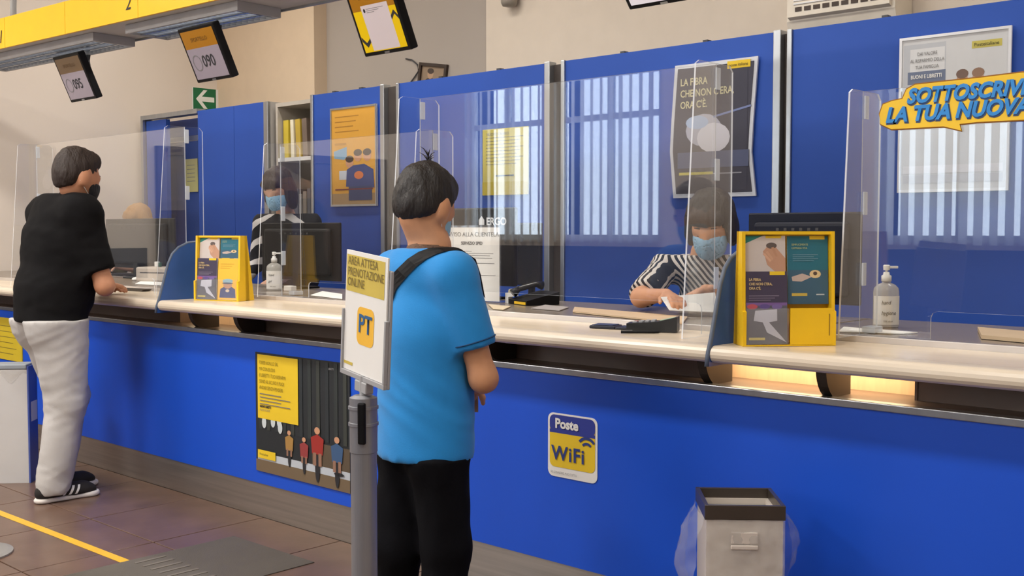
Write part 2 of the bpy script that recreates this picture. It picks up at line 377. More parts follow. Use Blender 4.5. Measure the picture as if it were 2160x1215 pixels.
# ------------------------------------------------------------------ worktops
DX1, DX2 = -5.25, -1.90
def worktop(a, b, label):
    t = thing('worktop', ((a + b) / 2, 3.4, ZT - 0.055), label, 'worktop')
    pr = [(3.395, 0.986), (2.98, 0.986)]
    for i in range(9):
        g = math.radians(-90 - 180 * i / 8); pr.append((2.977 + 0.027 * math.cos(g), 1.013 + 0.027 * math.sin(g)))
    nose = [(3.03, 0.986)] + pr[1:] + [(3.03, ZT)]
    bm = bmesh.new(); extr(bm, [(a, y, z) for y, z in nose], (b - a, 0, 0))
    o = fin(bm, 'nosing', CREAM_E, t)
    box('customer_ledge', a, b, 3.031, 3.39, 0.987, ZT - 0.0005, CREAM, t)
    box('metal_edge', a, b, 3.391, 3.405, 0.987, ZT + 0.02, mat('pale_metal_edge', (214, 208, 204), 0.35, 0.4), t, bev=0.002)
    box('staff_desk', a, b, 3.4055, 4.12, 1.02, ZT + 0.0185, DESK, t)
    return t
worktop(CX0, DX1 - 0.008, 'cream worktop under the man in the black polo shirt')
worktop(DX1 + 0.008, DX2 - 0.008, 'cream worktop between the two blue dividers')
worktop(DX2 + 0.008, CX1, 'cream worktop carrying the large hand gel bottle')
ZD = ZT + 0.0185
# ------------------------------------------------------------------ dividers
def divider(x, label):
    t = thing('desk_divider', (x, 3.2, ZT), label, 'divider', 'blue dividers on the counter')
    prof = [(2.946, 0.975), (2.951, 1.01), (2.967, 1.053), (3.02, 1.23), (3.045, 1.28), (3.08, 1.312), (3.135, 1.336), (3.2, 1.342), (3.29, 1.342), (3.34, 1.325), (3.37, 1.28), (3.38, 1.2), (3.385, 0.975)]
    bm = bmesh.new(); extr(bm, [(x - 0.0065, y, z) for y, z in prof], (0.013, 0, 0)); fin(bm, 'panel', mat('blue_divider_laminate', (44, 88, 160), 0.4), t)
    bm = bmesh.new(); tube(bm, [(x, y - 0.001, z) for y, z in prof[:13]], 0.0075, 8); fin(bm, 'edge_band', mat('divider_edge', (88, 100, 120), 0.4), t, smooth=True)
divider(DX1, 'blue rounded divider beside the left leaflet stand'); divider(DX2, 'blue rounded divider beside the right leaflet stand')
# ================================================================== partition panels behind the staff
ZPT = 2.432
def xp(px, py=150): return at_y(px, py, YP).x
def panel(a, b, label, posts):
    t = thing('partition_panel', ((a + b) / 2, YP, PLAT), label, 'partition', 'blue partition panels behind the staff')
    box('board', a, b, YP, YP + 0.05, PLAT, ZPT, BLUE, t)
    if 'L' in posts: box('post', a - 0.03, a - 0.001, YP - 0.012, YP + 0.055, PLAT, ZPT + 0.004, ALU, t, bev=0.004)
    if 'R' in posts: box('post', b + 0.001, b + 0.045, YP - 0.012, YP + 0.055, PLAT, ZPT + 0.008, ALU, t, bev=0.004)
    for f in (0.3, 0.7): box('top_clip', a + (b - a) * f - 0.015, a + (b - a) * f + 0.015, YP + 0.005, YP + 0.045, ZPT, ZPT + 0.012, DGREY, t)
panel(xp(661), xp(803), 'blue partition panel carrying the framed yellow poster', 'LR')
panel(xp(843), xp(1150), 'blue partition panel carrying the small yellow notice', 'LR')
panel(xp(1193), xp(1632), 'blue partition panel carrying the dark rippled poster', 'LR')
panel(xp(1672), xp(2420, -30), 'blue partition panel carrying the large white poster', 'L')
# dark gaps between panels
for a, b in ((803, 843), (1150, 1193), (1632, 1672)):
    struct(box('trim_gap', xp(a) + 0.046, xp(b) - 0.031, YP + 0.03, YP + 0.045, PLAT, ZPT - 0.01, mat('gap_dark', (70, 62, 58), 0.7)))
# tall cupboard with two blue doors
a, m_, b = xp(417, 235), xp(493, 222), xp(556, 215)
t = thing('blue_cupboard', ((a + b) / 2, YP, PLAT), 'tall cupboard with two plain blue doors under the exit sign', 'cupboard')
box('body', a, b + 0.06, YP + 0.021, YP + 0.45, PLAT, ZPT, mat('cupboard_grey', (190, 186, 180), 0.5), t)
box('door', a, m_ - 0.002, YP, YP + 0.02, PLAT + 0.05, ZPT, BLUE, t); box('door', m_ + 0.002, b, YP, YP + 0.02, PLAT + 0.05, ZPT, BLUE, t)
box('post', b + 0.002, b + 0.06, YP - 0.006, YP + 0.02, PLAT, ZPT, ALU, t, bev=0.003)
# doorway in the blue row at the far left
a2 = xp(303, 247)
t = struct(thing('door_1', ((a + a2) / 2, YP, PLAT)))
box('frame', a2 - 0.04, a2, YP - 0.01, YP + 0.08, PLAT, ZPT + 0.02, ALU, t); box('frame', a2, a - 0.002, YP - 0.01, YP + 0.08, ZPT - 0.02, ZPT + 0.02, ALU, t)
box('side_panel', a2 + 0.01, xp(344), YP + 0.02, YP + 0.06, PLAT, ZPT - 0.03, BLUE, t)
box('leaf', a2 + 0.01, a - 0.01, YP + 0.22, YP + 0.26, PLAT, ZPT - 0.22, mat('blue_door_paint', (52, 76, 140), 0.45), t)
box('transom', a2 + 0.01, a - 0.01, YP + 0.22, YP + 0.26, ZPT - 0.17, ZPT - 0.02, mat('blue_transom', (40, 56, 110), 0.5), t)
box('transom_bar', a2 + 0.01, a - 0.01, YP + 0.2, YP + 0.24, ZPT - 0.215, ZPT - 0.175, ALU, t)
bm = bmesh.new(); bbox(bm, xp(344) + 0.06, xp(344) + 0.2, YP + 0.195, YP + 0.219, PLAT + 1.0, PLAT + 1.03, 0.008); fin(bm, 'handle', ALU, t)
# open shelf unit with binders
a, b = xp(574), xp(657)
sh = thing('shelf_unit', ((a + b) / 2, YP + 0.2, PLAT), 'open grey shelf unit with binders behind the standing clerk', 'shelves')
SHG = mat('shelf_grey', (190, 182, 170), 0.5)
for q in ((a, a + 0.025), (b - 0.025, b)): box('side', q[0], q[1], YP + 0.03, YP + 0.42, PLAT, ZPT - 0.02, SHG, sh)
box('back', a + 0.025, b - 0.025, YP + 0.40, YP + 0.42, PLAT, ZPT - 0.02, mat('shelf_back', (150, 140, 128), 0.7), sh)
zs = [PLAT + 0.1, 0.62, 1.02, 1.42, at_y(600, 332, YP).z - 0.03, ZPT - 0.05]
for z in zs: box('shelf', a + 0.025, b - 0.025, YP + 0.03, YP + 0.40, z, z + 0.03, WHITE if z < ZPT - 0.1 else SHG, sh)
zb = zs[4] + 0.03
BND = [(586, 0.0, (214, 190, 60), 0.065, 'yellow binder standing upright at the left of the shelf'), (600, -0.03, (236, 228, 200), 0.04, 'cream binder leaning beside the yellow binders'), (613, -0.05, (196, 166, 62), 0.06, 'ochre binder leaning on the top shelf'), (627, -0.05, (120, 104, 92), 0.06, 'grey brown binder leaning on the top shelf')]
for px, lean, rgb, th, lab in BND:
    x = xp(px) + 0.0
    t = thing('binder', (x, YP + 0.2, zb), lab, 'binder', 'binders on the shelf', rot=(0, lean, 0))
    c = mat('binder_%d' % px, rgb, 0.5)
    box('cover', -th / 2, -th / 2 + 0.004, -0.13, 0.13, 0.0025, 0.30, c, t, world=False); box('cover', th / 2 - 0.004, th / 2, -0.13, 0.13, 0.0025, 0.30, c, t, world=False)
    box('spine', -th / 2 + 0.004, th / 2 - 0.004, -0.13, -0.126, 0.0025, 0.30, c, t, world=False)
    box('pages', -th / 2 + 0.006, th / 2 - 0.006, -0.12, 0.12, 0.008, 0.29, PAPER, t, world=False)
for i in range(7):
    x = a + 0.06 + i * 0.055
    if x > b - 0.06: break
    box('folder', x, x + 0.045, YP + 0.08, YP + 0.36, 1.451, 1.451 + 0.24 + 0.02 * (i % 3), mat('folder_grey_%d' % (i % 3), [(120, 116, 114), (140, 130, 120), (98, 98, 104)][i % 3], 0.7))
for i, o in enumerate([o for o in COL.objects if o.name.startswith('folder') and not o.parent]): tag(o, 'dark folder on the middle shelf, %s from the left' % ['first', 'second', 'third', 'fourth', 'fifth', 'sixth', 'seventh'][i], 'folder', 'folders on the middle shelf')
# ================================================================== plexiglass screens
BRKT = mat('clear_bracket', (226, 232, 240), 0.2, alpha=0.6)
def sheet(bm, pts, vec):
    fs = extr(bm, pts, vec)
    for f in fs[2:]: f.material_index = 1
def screen(a, b, y, z0, top, wings, notch, label):
    t = thing('plexiglass_screen', ((a + b) / 2, y, z0), label, 'screen', 'plexiglass screens on the counter')
    n0, n1, nz = notch; r = 0.02
    pts = [(a, z0), (n0, z0), (n0, nz - r), (n0 + r * .3, nz - r * .3), (n0 + r, nz), (n1 - r, nz), (n1 - r * .3, nz - r * .3), (n1, nz - r), (n1, z0), (b, z0), (b, top), (a, top)]
    bm = bmesh.new(); sheet(bm, [(x, y, z) for x, z in pts], (0, 0.006, 0)); fin(bm, 'pane', [PLEX, EDGE], t)
    for x, s in wings:
        bm = bmesh.new()
        w_ = [(y - s[0], z0), (y - s[1], top - 0.012), (y - s[1] + 0.02, top), (y + s[2] - 0.02, top), (y + s[2], top - 0.02), (y + s[2], z0)]
        sheet(bm, [(x, yy, z) for yy, z in w_], (0.006, 0, 0)); wg = fin(bm, 'wing', [PLEX, EDGE], t)
        for zz in (top - 0.09, top - 0.40, z0 + 0.16):
            bm = bmesh.new(); bbox(bm, x + 0.007, x + 0.013, y - 0.004, y + 0.022, zz, zz + 0.075, 0.002); fin(bm, 'bracket', BRKT, wg)
        bm = bmesh.new(); bbox(bm, x - 0.02, x + 0.028, y + s[2] - 0.065, y + s[2] - 0.004, z0, z0 + 0.022, 0.004); fin(bm, 'foot', BRKT, t)
YH, YL = 3.271, 3.43
HI = (0.186, 0.12, 0.112); LO = (0.15, 0.10, 0.125)
x1b = at_y(388, 268, YH).x; x3a = at_y(885, 208, YH).x; x3b = -2.085
screen(-7.35, x1b, YH, ZT, 1.972, [(x1b, HI), (-7.35, HI)], (-7.0, x1b - 0.35, 1.125), 'tall clear plexiglass screen in front of the man in black')
x2a = at_y(590, 303, YL).x; x2b = at_y(912, 276, YL).x
screen(x2a, x2b, YL, ZD + 0.002, 1.852, [(x2a, LO), (x2b, LO)], (at_y(650, 592, YL).x, x2b - 0.2, 1.14), 'low clear plexiglass screen in front of the standing clerk')
screen(x3a, x3b, YH, ZT, 1.972, [(x3a, HI), (x3b - 0.006, HI)], (x3a + 0.30, x3b - 0.05, at_y(1200, 625, YH).z), 'tall clear plexiglass screen in front of the seated clerk')
x4a = at_y(1820, 187, YL).x; x4b = x4a + 1.5
screen(x4a, x4b, YL, ZD + 0.002, 1.852, [(x4a, LO), (x4b, LO)], (at_y(1963, 660, YL).x, x4b - 0.3, at_y(1990, 658, YL).z), 'low clear plexiglass screen carrying the yellow speech bubble sign')
# ================================================================== yellow sign beam with lamps
zb = 2.56
A0 = at_z(0, 102, zb); A1 = at_z(440, 2, zb); dirb = (A1 - A0).normalized(); B0 = at_z(0, 141, zb); nrm = Vector((-dirb.y, dirb.x, 0))
dep = (B0 - A0).dot(nrm); htop = 0.185
Mb = Matrix.Translation(A0) @ Matrix.Rotation(math.atan2(dirb.y, dirb.x), 4, 'Z')
beam = thing('sign_beam', M=Mb, label='long ceiling hung beam with yellow numbered fascia over the counter', cat='sign beam')
def bxl(px): # local x of a picture column on the lower fascia edge
    d = ray(px, 102 - px * 0.2295); o = Mb.inverted() @ (CAM + d * ((zb - CAM.z) / d.z)); return o.x
seams = [-2.3, -1.15, bxl(12), bxl(138), bxl(291), bxl(440), bxl(440) + 0.9, bxl(440) + 1.8, bxl(440) + 2.7, bxl(440) + 3.6, bxl(440) + 4.5]
YBM = mat('yellow_fascia', (240, 186, 8), 0.35, var=0.02)
for a, b in zip(seams, seams[1:]): box('fascia_panel', a + 0.002, b - 0.002, -0.004, 0.012, -0.004, htop, YBM, beam, world=False)
box('housing', seams[0], seams[-1], 0.0125, dep, 0.0, htop - 0.02, mat('beam_grey', (186, 184, 184), 0.45), beam, world=False)
box('rear_lip', seams[0], seams[-1], dep, dep + 0.012, -0.012, htop - 0.02, ALU, beam, world=False)
text('1', 0.115, INK, beam, (seams[2] - 0.085, -0.006, 0.03), 'numeral', shear=0.2)
text('2', 0.115, INK, beam, (seams[4] - 0.125, -0.006, 0.05), 'numeral', shear=0.2)
LOUV = mat('louvre_chrome', (205, 208, 214), 0.16, 0.95); TUBE = glow('fluorescent_tube', (255, 250, 240), 1.6)
for k, (p0, p1) in enumerate(((-95, 168), (235, 470))):
    a, b = bxl(p0), bxl(p1)
    t = thing('louvre_light', M=Mb @ Matrix.Translation((a, 0.08, 0)), label='louvred light under the yellow beam %s' % ('at its far left end' if k == 0 else 'nearest the numeral two'), cat='light', group='louvred lights under the beam')
    wd = dep - 0.1; Lx = b - a
    bm = bmesh.new()
    for q in ((0, Lx, 0, .015), (0, Lx, wd - .015, wd), (0, .015, .015, wd - .015), (Lx - .015, Lx, .015, wd - .015)): bbox(bm, q[0], q[1], q[2], q[3], -0.05, -0.001)
    fin(bm, 'frame', mat('louvre_frame', (170, 170, 172), 0.4), t, world=False)
    bm = bmesh.new(); n = int(Lx / 0.05)
    for i in range(1, n): bbox(bm, i * Lx / n - .002, i * Lx / n + .002, .016, wd - .016, -0.045, -0.008)
    for q in (.33, .67): bbox(bm, .016, Lx - .016, wd * q - .004, wd * q + .004, -0.047, -0.006)
    o = fin(bm, 'louvre', LOUV, t, world=False)
    for q in (.17, .5, .83):
        bm = bmesh.new(); tube(bm, [(0.03, wd * q, -0.016), (Lx - .03, wd * q, -0.016)], 0.008, 8); fin(bm, 'tube', TUBE, t, world=False, smooth=True)
    box('reflector', .016, Lx - .016, .016, wd - .016, -0.005, -0.0012, ALU, t, world=False)
p = at_z(12, 46, zb + htop + 0.001)
bm = bmesh.new(); tube(bm, [(p.x, p.y + 0.05, zb + htop - 0.02), (p.x, p.y + 0.05, zb + htop + 0.1), (p.x - 0.01, p.y + 0.06, zb + htop + 0.2), (p.x - 0.01, p.y + 0.06, ZC)], 0.02, 12)
tag(fin(bm, 'conduit_pipe', mat('conduit_grey', (150, 148, 146), 0.5), smooth=True), 'grey hanging pipe that carries the yellow beam at far left', 'pipe')
# ================================================================== queue screens
SCR_O = glow('display_amber', (150, 100, 18), 0.2); SCR_L = glow('display_lilac', (142, 132, 142), 0.15); SCR_D = glow('display_brown', (104, 78, 46), 0.12)
SCR_Y = glow('display_yellow', (206, 172, 8), 0.25); SCR_W = glow('display_white', (186, 174, 176), 0.25)
def queue_screen(tl, tr, bl, y, num, label, kind, scale_h=None):
    a = at_y(*tl, y); b = at_y(*tr, y); c = at_x(*bl, a.x); wd = b.x - a.x; h = (c - a).length
    tilt = math.atan2(c.y - a.y, a.z - c.z)
    M = Matrix.Translation(c) @ Matrix.Rotation(tilt, 4, 'X')
    t = thing('queue_screen', M=M, label=label, cat='screen', group='queue number screens over the counter')
    bm = bmesh.new(); bbox(bm, 0, wd, 0, 0.045, 0, h, 0.006); fin(bm, 'bezel', BLACK, t, world=False)
    bm = bmesh.new(); bbox(bm, wd * .2, wd * .8, 0.046, 0.075, h * .2, h * .8, 0.01); fin(bm, 'rear_box', BLACK, t, world=False)
    e = 0.018
    if kind == 'num':
        top = SCR_O if num == '090' else SCR_D
        printed('display', t, [(rect(e, h * .62, wd - e, h - e), top), (rect(e, e, wd - e, h * .62), SCR_L)])
        text('SPORTELLO', h * .1, mat('screen_ink', (92, 62, 20), .5), t, (wd * .5, -0.003, h * .74), align='CENTER')
        text(num, h * .30, INK, t, (wd * .38, -0.003, h * .27), sx=.88, bold=.001)
        bm = bmesh.new()
        for i in range(18):
            q0, q1 = 2 * math.pi * i / 18, 2 * math.pi * (i + 1) / 18
            flat(bm, [(wd * .23 + r * math.cos(q), h * .36 + r * math.sin(q) * 1.1) for r, q in ((h * .12, q0), (h * .135, q0), (h * .135, q1), (h * .12, q1))], -0.003)
        fin(bm, 'ring_mark', INKG, t, world=False, kind='keep')
    elif kind == 'ad':
        printed('display', t, [(rect(e, e, wd - e, h * .66), SCR_Y), (rect(e, h * .66, wd - e, h - e), SCR_O), (rect(wd * .24, e + .004, wd * .80, h * .73), SCR_W),
            ([(wd * .06, h * .30), (wd * .15, h * .20), (wd * .24, h * .26), (wd * .24, h * .20), (wd * .15, h * .13), (wd * .06, h * .23)], INK),
            ([(wd * .80, h * .52), (wd * .88, h * .60), (wd * .955, h * .50), (wd * .955, h * .44), (wd * .88, h * .54), (wd * .80, h * .46)], INK),
            (ell(wd * .30, h * .655, wd * .022, h * .03), INK)] + [(rect(wd * .34, h * (.67 - .025 * i), wd * (.70 - .1 * i), h * (.677 - .025 * i)), INKG) for i in range(3)])
        text('SPORTELLO', h * .1, mat('screen_ink', (92, 62, 20), .5), t, (wd * .5, -0.003, h * .82), align='CENTER')
    else:
        printed('display', t, [(rect(e, e, wd - e, h - e), glow('display_pale', (214, 208, 214), 0.5))])
    bm = bmesh.new(); bbox(bm, wd * .45, wd * .55, -0.002, 0.004, 0.003, 0.012); fin(bm, 'logo_plate', ALU, t, world=False)
    ctr = M @ Vector((wd / 2, 0.08, h * .6)); zt = min(zb, ZC)
    bm = bmesh.new(); tube(bm, [M @ Vector((wd / 2, 0.076, h * .6)), ctr + Vector((0, 0.03, 0.03)), Vector((ctr.x, ctr.y + 0.03, (zb - 0.052 if kind == 'num' else zb)))], 0.016, 10); fin(bm, 'hanger', DGREY, t, smooth=True)
queue_screen((110, 122), (164, 109), (150, 217), 3.2, '095', 'farthest small queue screen, hanging left of the exit sign', 'num')
queue_screen((373, 64), (447, 48), (417, 176), 3.2, '090', 'small queue screen hanging directly above the exit sign', 'num')
queue_screen((724, -20), (823, -42), (770, 121), 3.2, '', 'hanging queue screen with yellow advert and white sheet', 'ad')
queue_screen((1268, -110), (1424, -135), (1328, 22), 3.2, '', 'hanging queue screen at the top edge showing a pale page', 'pale')
# ================================================================== on the back wall
# exit sign on the end wall
p0 = at_x(407, 184, X0 + 0.02); p1 = at_x(455, 187, X0 + 0.02); pb = at_x(407, 231, X0 + 0.02)
GREEN = mat('safety_green', (20, 112, 70), 0.5); we = (p1 - p0).length; he = p0.z - pb.z
es = thing('exit_sign', M=facing((X0 + 0.02, p0.y, pb.z), (1, 0, 0)), label='green exit sign with white arrow pointing left', cat='sign')
box('plate', 0, we + 0.05, 0, 0.016, 0, he, WHITE, es, world=False)
arrow = [(.12, .5), (.45, .92), (.62, .92), (.38, .62), (.92, .62), (.92, .40), (.38, .40), (.62, .08), (.45, .08)]
printed('green_field', es, [(rect(0, 0, we, he), GREEN)]); printed('arrow', es, [([(x * we, z * he) for x, z in arrow], mat('sign_white', (240, 244, 238), .5))], y=-0.003)
# portrait frame
pts = [(893, 132), (951, 137), (941, 174), (882, 182)]
c = [at_y(x, y, YB - 0.012) for x, y in pts]
fx = (c[1] - c[0]).normalized(); fz = (c[0] - c[3]).normalized(); fy = fz.cross(fx)
M = Matrix.Translation(c[3]) @ Matrix((fx, fy, fx.cross(fy))).transposed().to_4x4(); wf = (c[1] - c[0]).length; hf = (c[0] - c[3]).length
t = thing('picture_frame', M=M, label='small dark framed portrait tilted above the panels', cat='picture')
bm = bmesh.new()
for q in ((0, wf, 0, .025), (0, wf, hf - .025, hf), (0, .025, .025, hf - .025), (wf - .025, wf, .025, hf - .025)): bbox(bm, q[0], q[1], -0.015, 0.01, q[2], q[3])
fin(bm, 'frame', mat('dark_wood', (54, 40, 32), 0.4), t, world=False)
printed('portrait', t, [(rect(.02, .02, wf - .02, hf - .02), col((150, 128, 104))), (ell(wf * .42, hf * .2, wf * .22, hf * .2), col((74, 60, 52))), (ell(wf * .40, hf * .55, wf * .11, hf * .2), col((184, 150, 120))), (ell(wf * .40, hf * .68, wf * .12, hf * .12), col((70, 56, 46)))], y=0.002)
# loose cable
cp = [at_y(x, y, YB - 0.012) for x, y in ((856, 124), (868, 126), (880, 136), (883, 150), (874, 163), (866, 174), (860, 190))]
bm = bmesh.new(); tube(bm, cp, 0.006, 8); tag(fin(bm, 'loose_cable', DGREY, smooth=True), 'thin loose cable curling on the wall beside the portrait', 'cable')
# dome camera
p = at_y(1074, 0, YB - 0.12); t = thing('security_camera', (p.x, p.y, p.z), 'grey dome security camera on the wall at the top edge', 'camera')
bm = bmesh.new(); lathe(bm, [(0.02, -0.05), (0.05, -0.045), (0.062, -0.02), (0.065, 0.05), (0.06, 0.06)], 20); fin(bm, 'dome', mat('camera_grey', (150, 142, 130), 0.4), t, world=False, smooth=True)
box('arm', -0.02, 0.02, -0.01, 0.118, 0.06, 0.09, WHITE, t, world=False)
# air conditioner
ya = YB - 0.28; xa = at_y(1660, 30, ya).x; xb = at_y(1888, 10, ya).x; zA = at_y(1660, 40, ya).z
t = thing('air_conditioner', ((xa + xb) / 2, ya, zA - 0.12), 'cream wall air conditioner with slotted grille above the panels', 'air conditioner')
ACW = mat('cream_plastic', (232, 222, 204), 0.45)
bm = bmesh.new(); extr(bm, [(xa, YB - .055, zA - .16), (xa, ya + .05, zA - .16), (xa, ya, zA - .02), (xa, ya, zA + .22), (xa, YB - .055, zA + .22)], (xb - xa, 0, 0)); fin(bm, 'body', ACW, t)
bm = bmesh.new(); extr(bm, [(xa + .02, ya - .03, zA), (xa + .02, ya - .001, zA - .012), (xa + .02, ya - .001, zA + .11), (xa + .02, ya - .03, zA + .12)], (xb - xa - .04, 0, 0)); fin(bm, 'grille_frame', ACW, t)
for i in range(9):
    q = xa + .07 + i * (xb - xa - .14) / 9
    box('slot', q, q + (xb - xa - .14) / 9 * .72, ya - .034, ya - .0305, zA + .028, zA + .052, mat('slot_dark', (78, 66, 58), .7), t)
for z_ in (zA + .068, zA + .088): box('vane', xa + .06, xb - .06, ya - .036, ya - .0305, z_, z_ + .008, WHITE, t)
# ================================================================== posters
def poster(px0, px1, pyt, pyb, y, label, name='poster', cat='poster', th=0.006, m=PAPER, edge=None, group=None):
    pm = (px0 + px1) / 2; pyl = (pyt + pyb) / 2
    a = at_y(px0, pyl, y).x; b = at_y(px1, pyl, y).x; zt = at_y(pm, pyt, y).z; zb_ = at_y(pm, pyb, y).z
    bm = bmesh.new(); bbox(bm, 0, b - a, 0, th, 0, zt - zb_)
    o = fin(bm, name, m, None, world=False); o.location = (a, y, zb_); ROOTM[o] = Matrix.Translation(o.location)
    tag(o, label, cat, group); w_, h_ = b - a, zt - zb_
    if edge:
        bm = bmesh.new(); e = edge[1]
        for q in ((0, w_, 0, e), (0, w_, h_ - e, h_), (0, e, e, h_ - e), (w_ - e, w_, e, h_ - e)): bbox(bm, q[0], q[1], -0.006, -0.0002, q[2], q[3])
        fin(bm, 'frame', edge[0], o, world=False)
    return o, w_, h_
ORNG = col((222, 164, 60)); SKIN = col((205, 152, 118)); HAIR = col((62, 44, 34)); SHIRT = col((58, 72, 128))
# framed yellow poster with three people
o, W, H = poster(698, 795, 224, 435, YP - 0.016, 'framed yellow poster with three people and a speech bubble', edge=(ALU, 0.014))
pt = [(rect(.01, .01, W - .01, H - .01), ORNG), (rect(.01, .01, W - .01, H * .13), col((170, 140, 100)))]
pt += [(rect(W * .1, H * (.90 - .05 * i), W * (.62 - .06 * (i % 3)), H * (.91 - .05 * i)), col((176, 124, 42))) for i in range(4)]
pt += [([(W * .07, H * .56), (W * .36, H * .60), (W * .36, H * .50), (W * .30, H * .47), (W * .08, H * .49)], col((130, 170, 200))), (rect(W * .19, H * .27, W * .36, H * .36), col((200, 205, 215)))]
for cx, cz in ((.42, .44), (.60, .50), (.80, .50)):
    pt += [(ell(W * cx, H * cz, W * .085, H * .055), SKIN), (ell(W * cx, H * (cz + .035), W * .09, H * .035), HAIR)]
pt += [([(W * .34, H * .2), (W * .36, H * .37), (W * .5, H * .41), (W * .74, H * .42), (W * .93, H * .36), (W * .95, H * .18)], SHIRT), (ell(W * .62, H * .31, W * .1, H * .04), col((214, 120, 70))), (rect(W * .4, H * .06, W * .9, H * .2), col((60, 70, 110))), (rect(W * .1, H * .165, W * .92, H * .178), col((120, 50, 50)))]
printed('print', o, pt); text('SOTTOSCRIVI', H * .03, col((150, 104, 40)), o, (W * .1, -0.004, H * .62))
# small yellow notice
o, W, H = poster(1018, 1114, 270, 411, YP - 0.008, 'pale yellow notice with lines of print on the middle panel', name='notice', cat='notice', m=col((214, 200, 96)))
printed('print', o, [(rect(W * .08, H * (.86 - .05 * i), W * (.9 - .07 * (i % 3)), H * (.872 - .05 * i)), col((150, 140, 90))) for i in range(9)] + [(rect(W * .3, H * .28, W * .7, H * .30), INK), (rect(0, 0, W, H * .2), col((206, 186, 50)))])
text('NUOVO ORARIO', H * .06, INKG, o, (W * .1, -0.004, H * .90))
# dark poster in rippled silver frame
pl = [(1424, 139), (1416, 260), (1413, 320), (1420, 418)]; pr_ = [(1599, 118), (1589, 250), (1585, 320), (1594, 413)]
y = YP - 0.02; L_ = [at_y(*q, y) for q in pl]; R_ = [at_y(*q, y) for q in pr_]
t = thing('dark_poster', (L_[-1].x, y, L_[-1].z), 'dark poster in a rippled silver frame behind the seated clerk', 'poster')
def loop(e):
    l = [(q.x + e, q.z) for q in L_]; r = [(q.x - e, q.z) for q in R_]
    l[0] = (l[0][0], l[0][1] - e); r[0] = (r[0][0], r[0][1] - e); l[-1] = (l[-1][0], l[-1][1] + e); r[-1] = (r[-1][0], r[-1][1] + e)
    return l + r[::-1]
prism('frame', [(x, y, z) for x, z in loop(0)], (0, 0.012, 0), mat('silver_frame', (196, 198, 204), 0.35, 0.3), t)
prism('sheet', [(x, y - 0.004, z) for x, z in loop(0.022)], (0, 0.0035, 0), col((62, 62, 78)), t)
ox, oz = L_[-1].x, L_[-1].z; W = R_[-1].x - ox; H = L_[0].z - oz
printed('print', t, [(rect(W * .07, H * .05, W * .9, H * .93), col((62, 62, 78))), (ell(W * .38, H * .50, W * .22, H * .12), col((176, 178, 196))), (ell(W * .50, H * .44, W * .2, H * .11), col((214, 214, 226))), (ell(W * .3, H * .56, W * .14, H * .05), col((170, 190, 222))),
    (rect(W * .66, H * .93, W * .93, H * .985), YELP), (rect(W * .08, H * .17, W * .5, H * .19), col((206, 196, 90))), (rect(W * .5, H * .17, W * .84, H * .18), col((150, 152, 164))), (rect(W * .06, H * .22, W * .92, H * .34), col((88, 96, 128))),
    ([(W * .5, H * .60), (W * .94, H * .66), (W * .94, H * .645), (W * .5, H * .585)], col((120, 134, 180)))], y=-0.0052)
for i, s_ in enumerate(('LA FIBRA', "CHE NON C'ERA,", "ORA C'È.")): text(s_, H * .075, col((206, 200, 160)), t, (W * .09, -0.007, H * (.84 - .085 * i)), bold=0.001, sx=.8)
text('poste italiane', H * .03, INK, t, (W * .68, -0.008, H * .945))
# large white poster
o, W, H = poster(1896, 2131, 68, 404, YP - 0.016, 'large white poster with two heads and grey text block', m=mat('white_poster', (214, 216, 218), .45), edge=(mat('poster_rim', (226, 228, 232), .35, .2), 0.013))
pt = [(rect(.014, .014, W - .014, H - .014), col((214, 216, 218))), (rect(W * .04, H * .6, W * .43, H * .95), col((196, 200, 206))), (rect(W * .1, H * .74, W * .42, H * .92), col((224, 226, 228))), (rect(W * .08, H * .695, W * .43, H * .775), col((112, 124, 150))), (rect(W * .66, H * .885, W * .92, H * .93), col((206, 194, 96)))]
for cx, k_ in ((.58, (120, 96, 84)), (.72, (150, 118, 96))): pt += [(ell(W * cx, H * .70, W * .05, H * .05), col((196, 158, 136))), (ell(W * cx, H * .735, W * .055, H * .03), col(k_)), (rect(W * (cx - .04), H * .60, W * (cx + .04), H * .66), col((204, 168, 148)))]
pt += [(rect(W * .05, H * .12, W * .95, H * .17), col((226, 226, 230))), (rect(W * .05, H * .06, W * .95, H * .11), col((200, 202, 208)))]
printed('print', o, pt)
for i, s_ in enumerate(('DAI VALORE', 'AL RISPARMIO DELLA', 'TUA FAMIGLIA')): text(s_, H * .032, INKG, o, (W * .26, -0.004, H * (.875 - .042 * i)), align='CENTER', sx=.72)
text('BUONI E LIBRETTI', H * .034, WHITE, o, (W * .255, -0.004, H * .73), align='CENTER', bold=.0006, sx=.74); text('DAI ORA', H * .026, INKG, o, (W * .25, -0.004, H * .65), align='CENTER')
text('Posteitaliane', H * .03, INK, o, (W * .68, -0.004, H * .897))
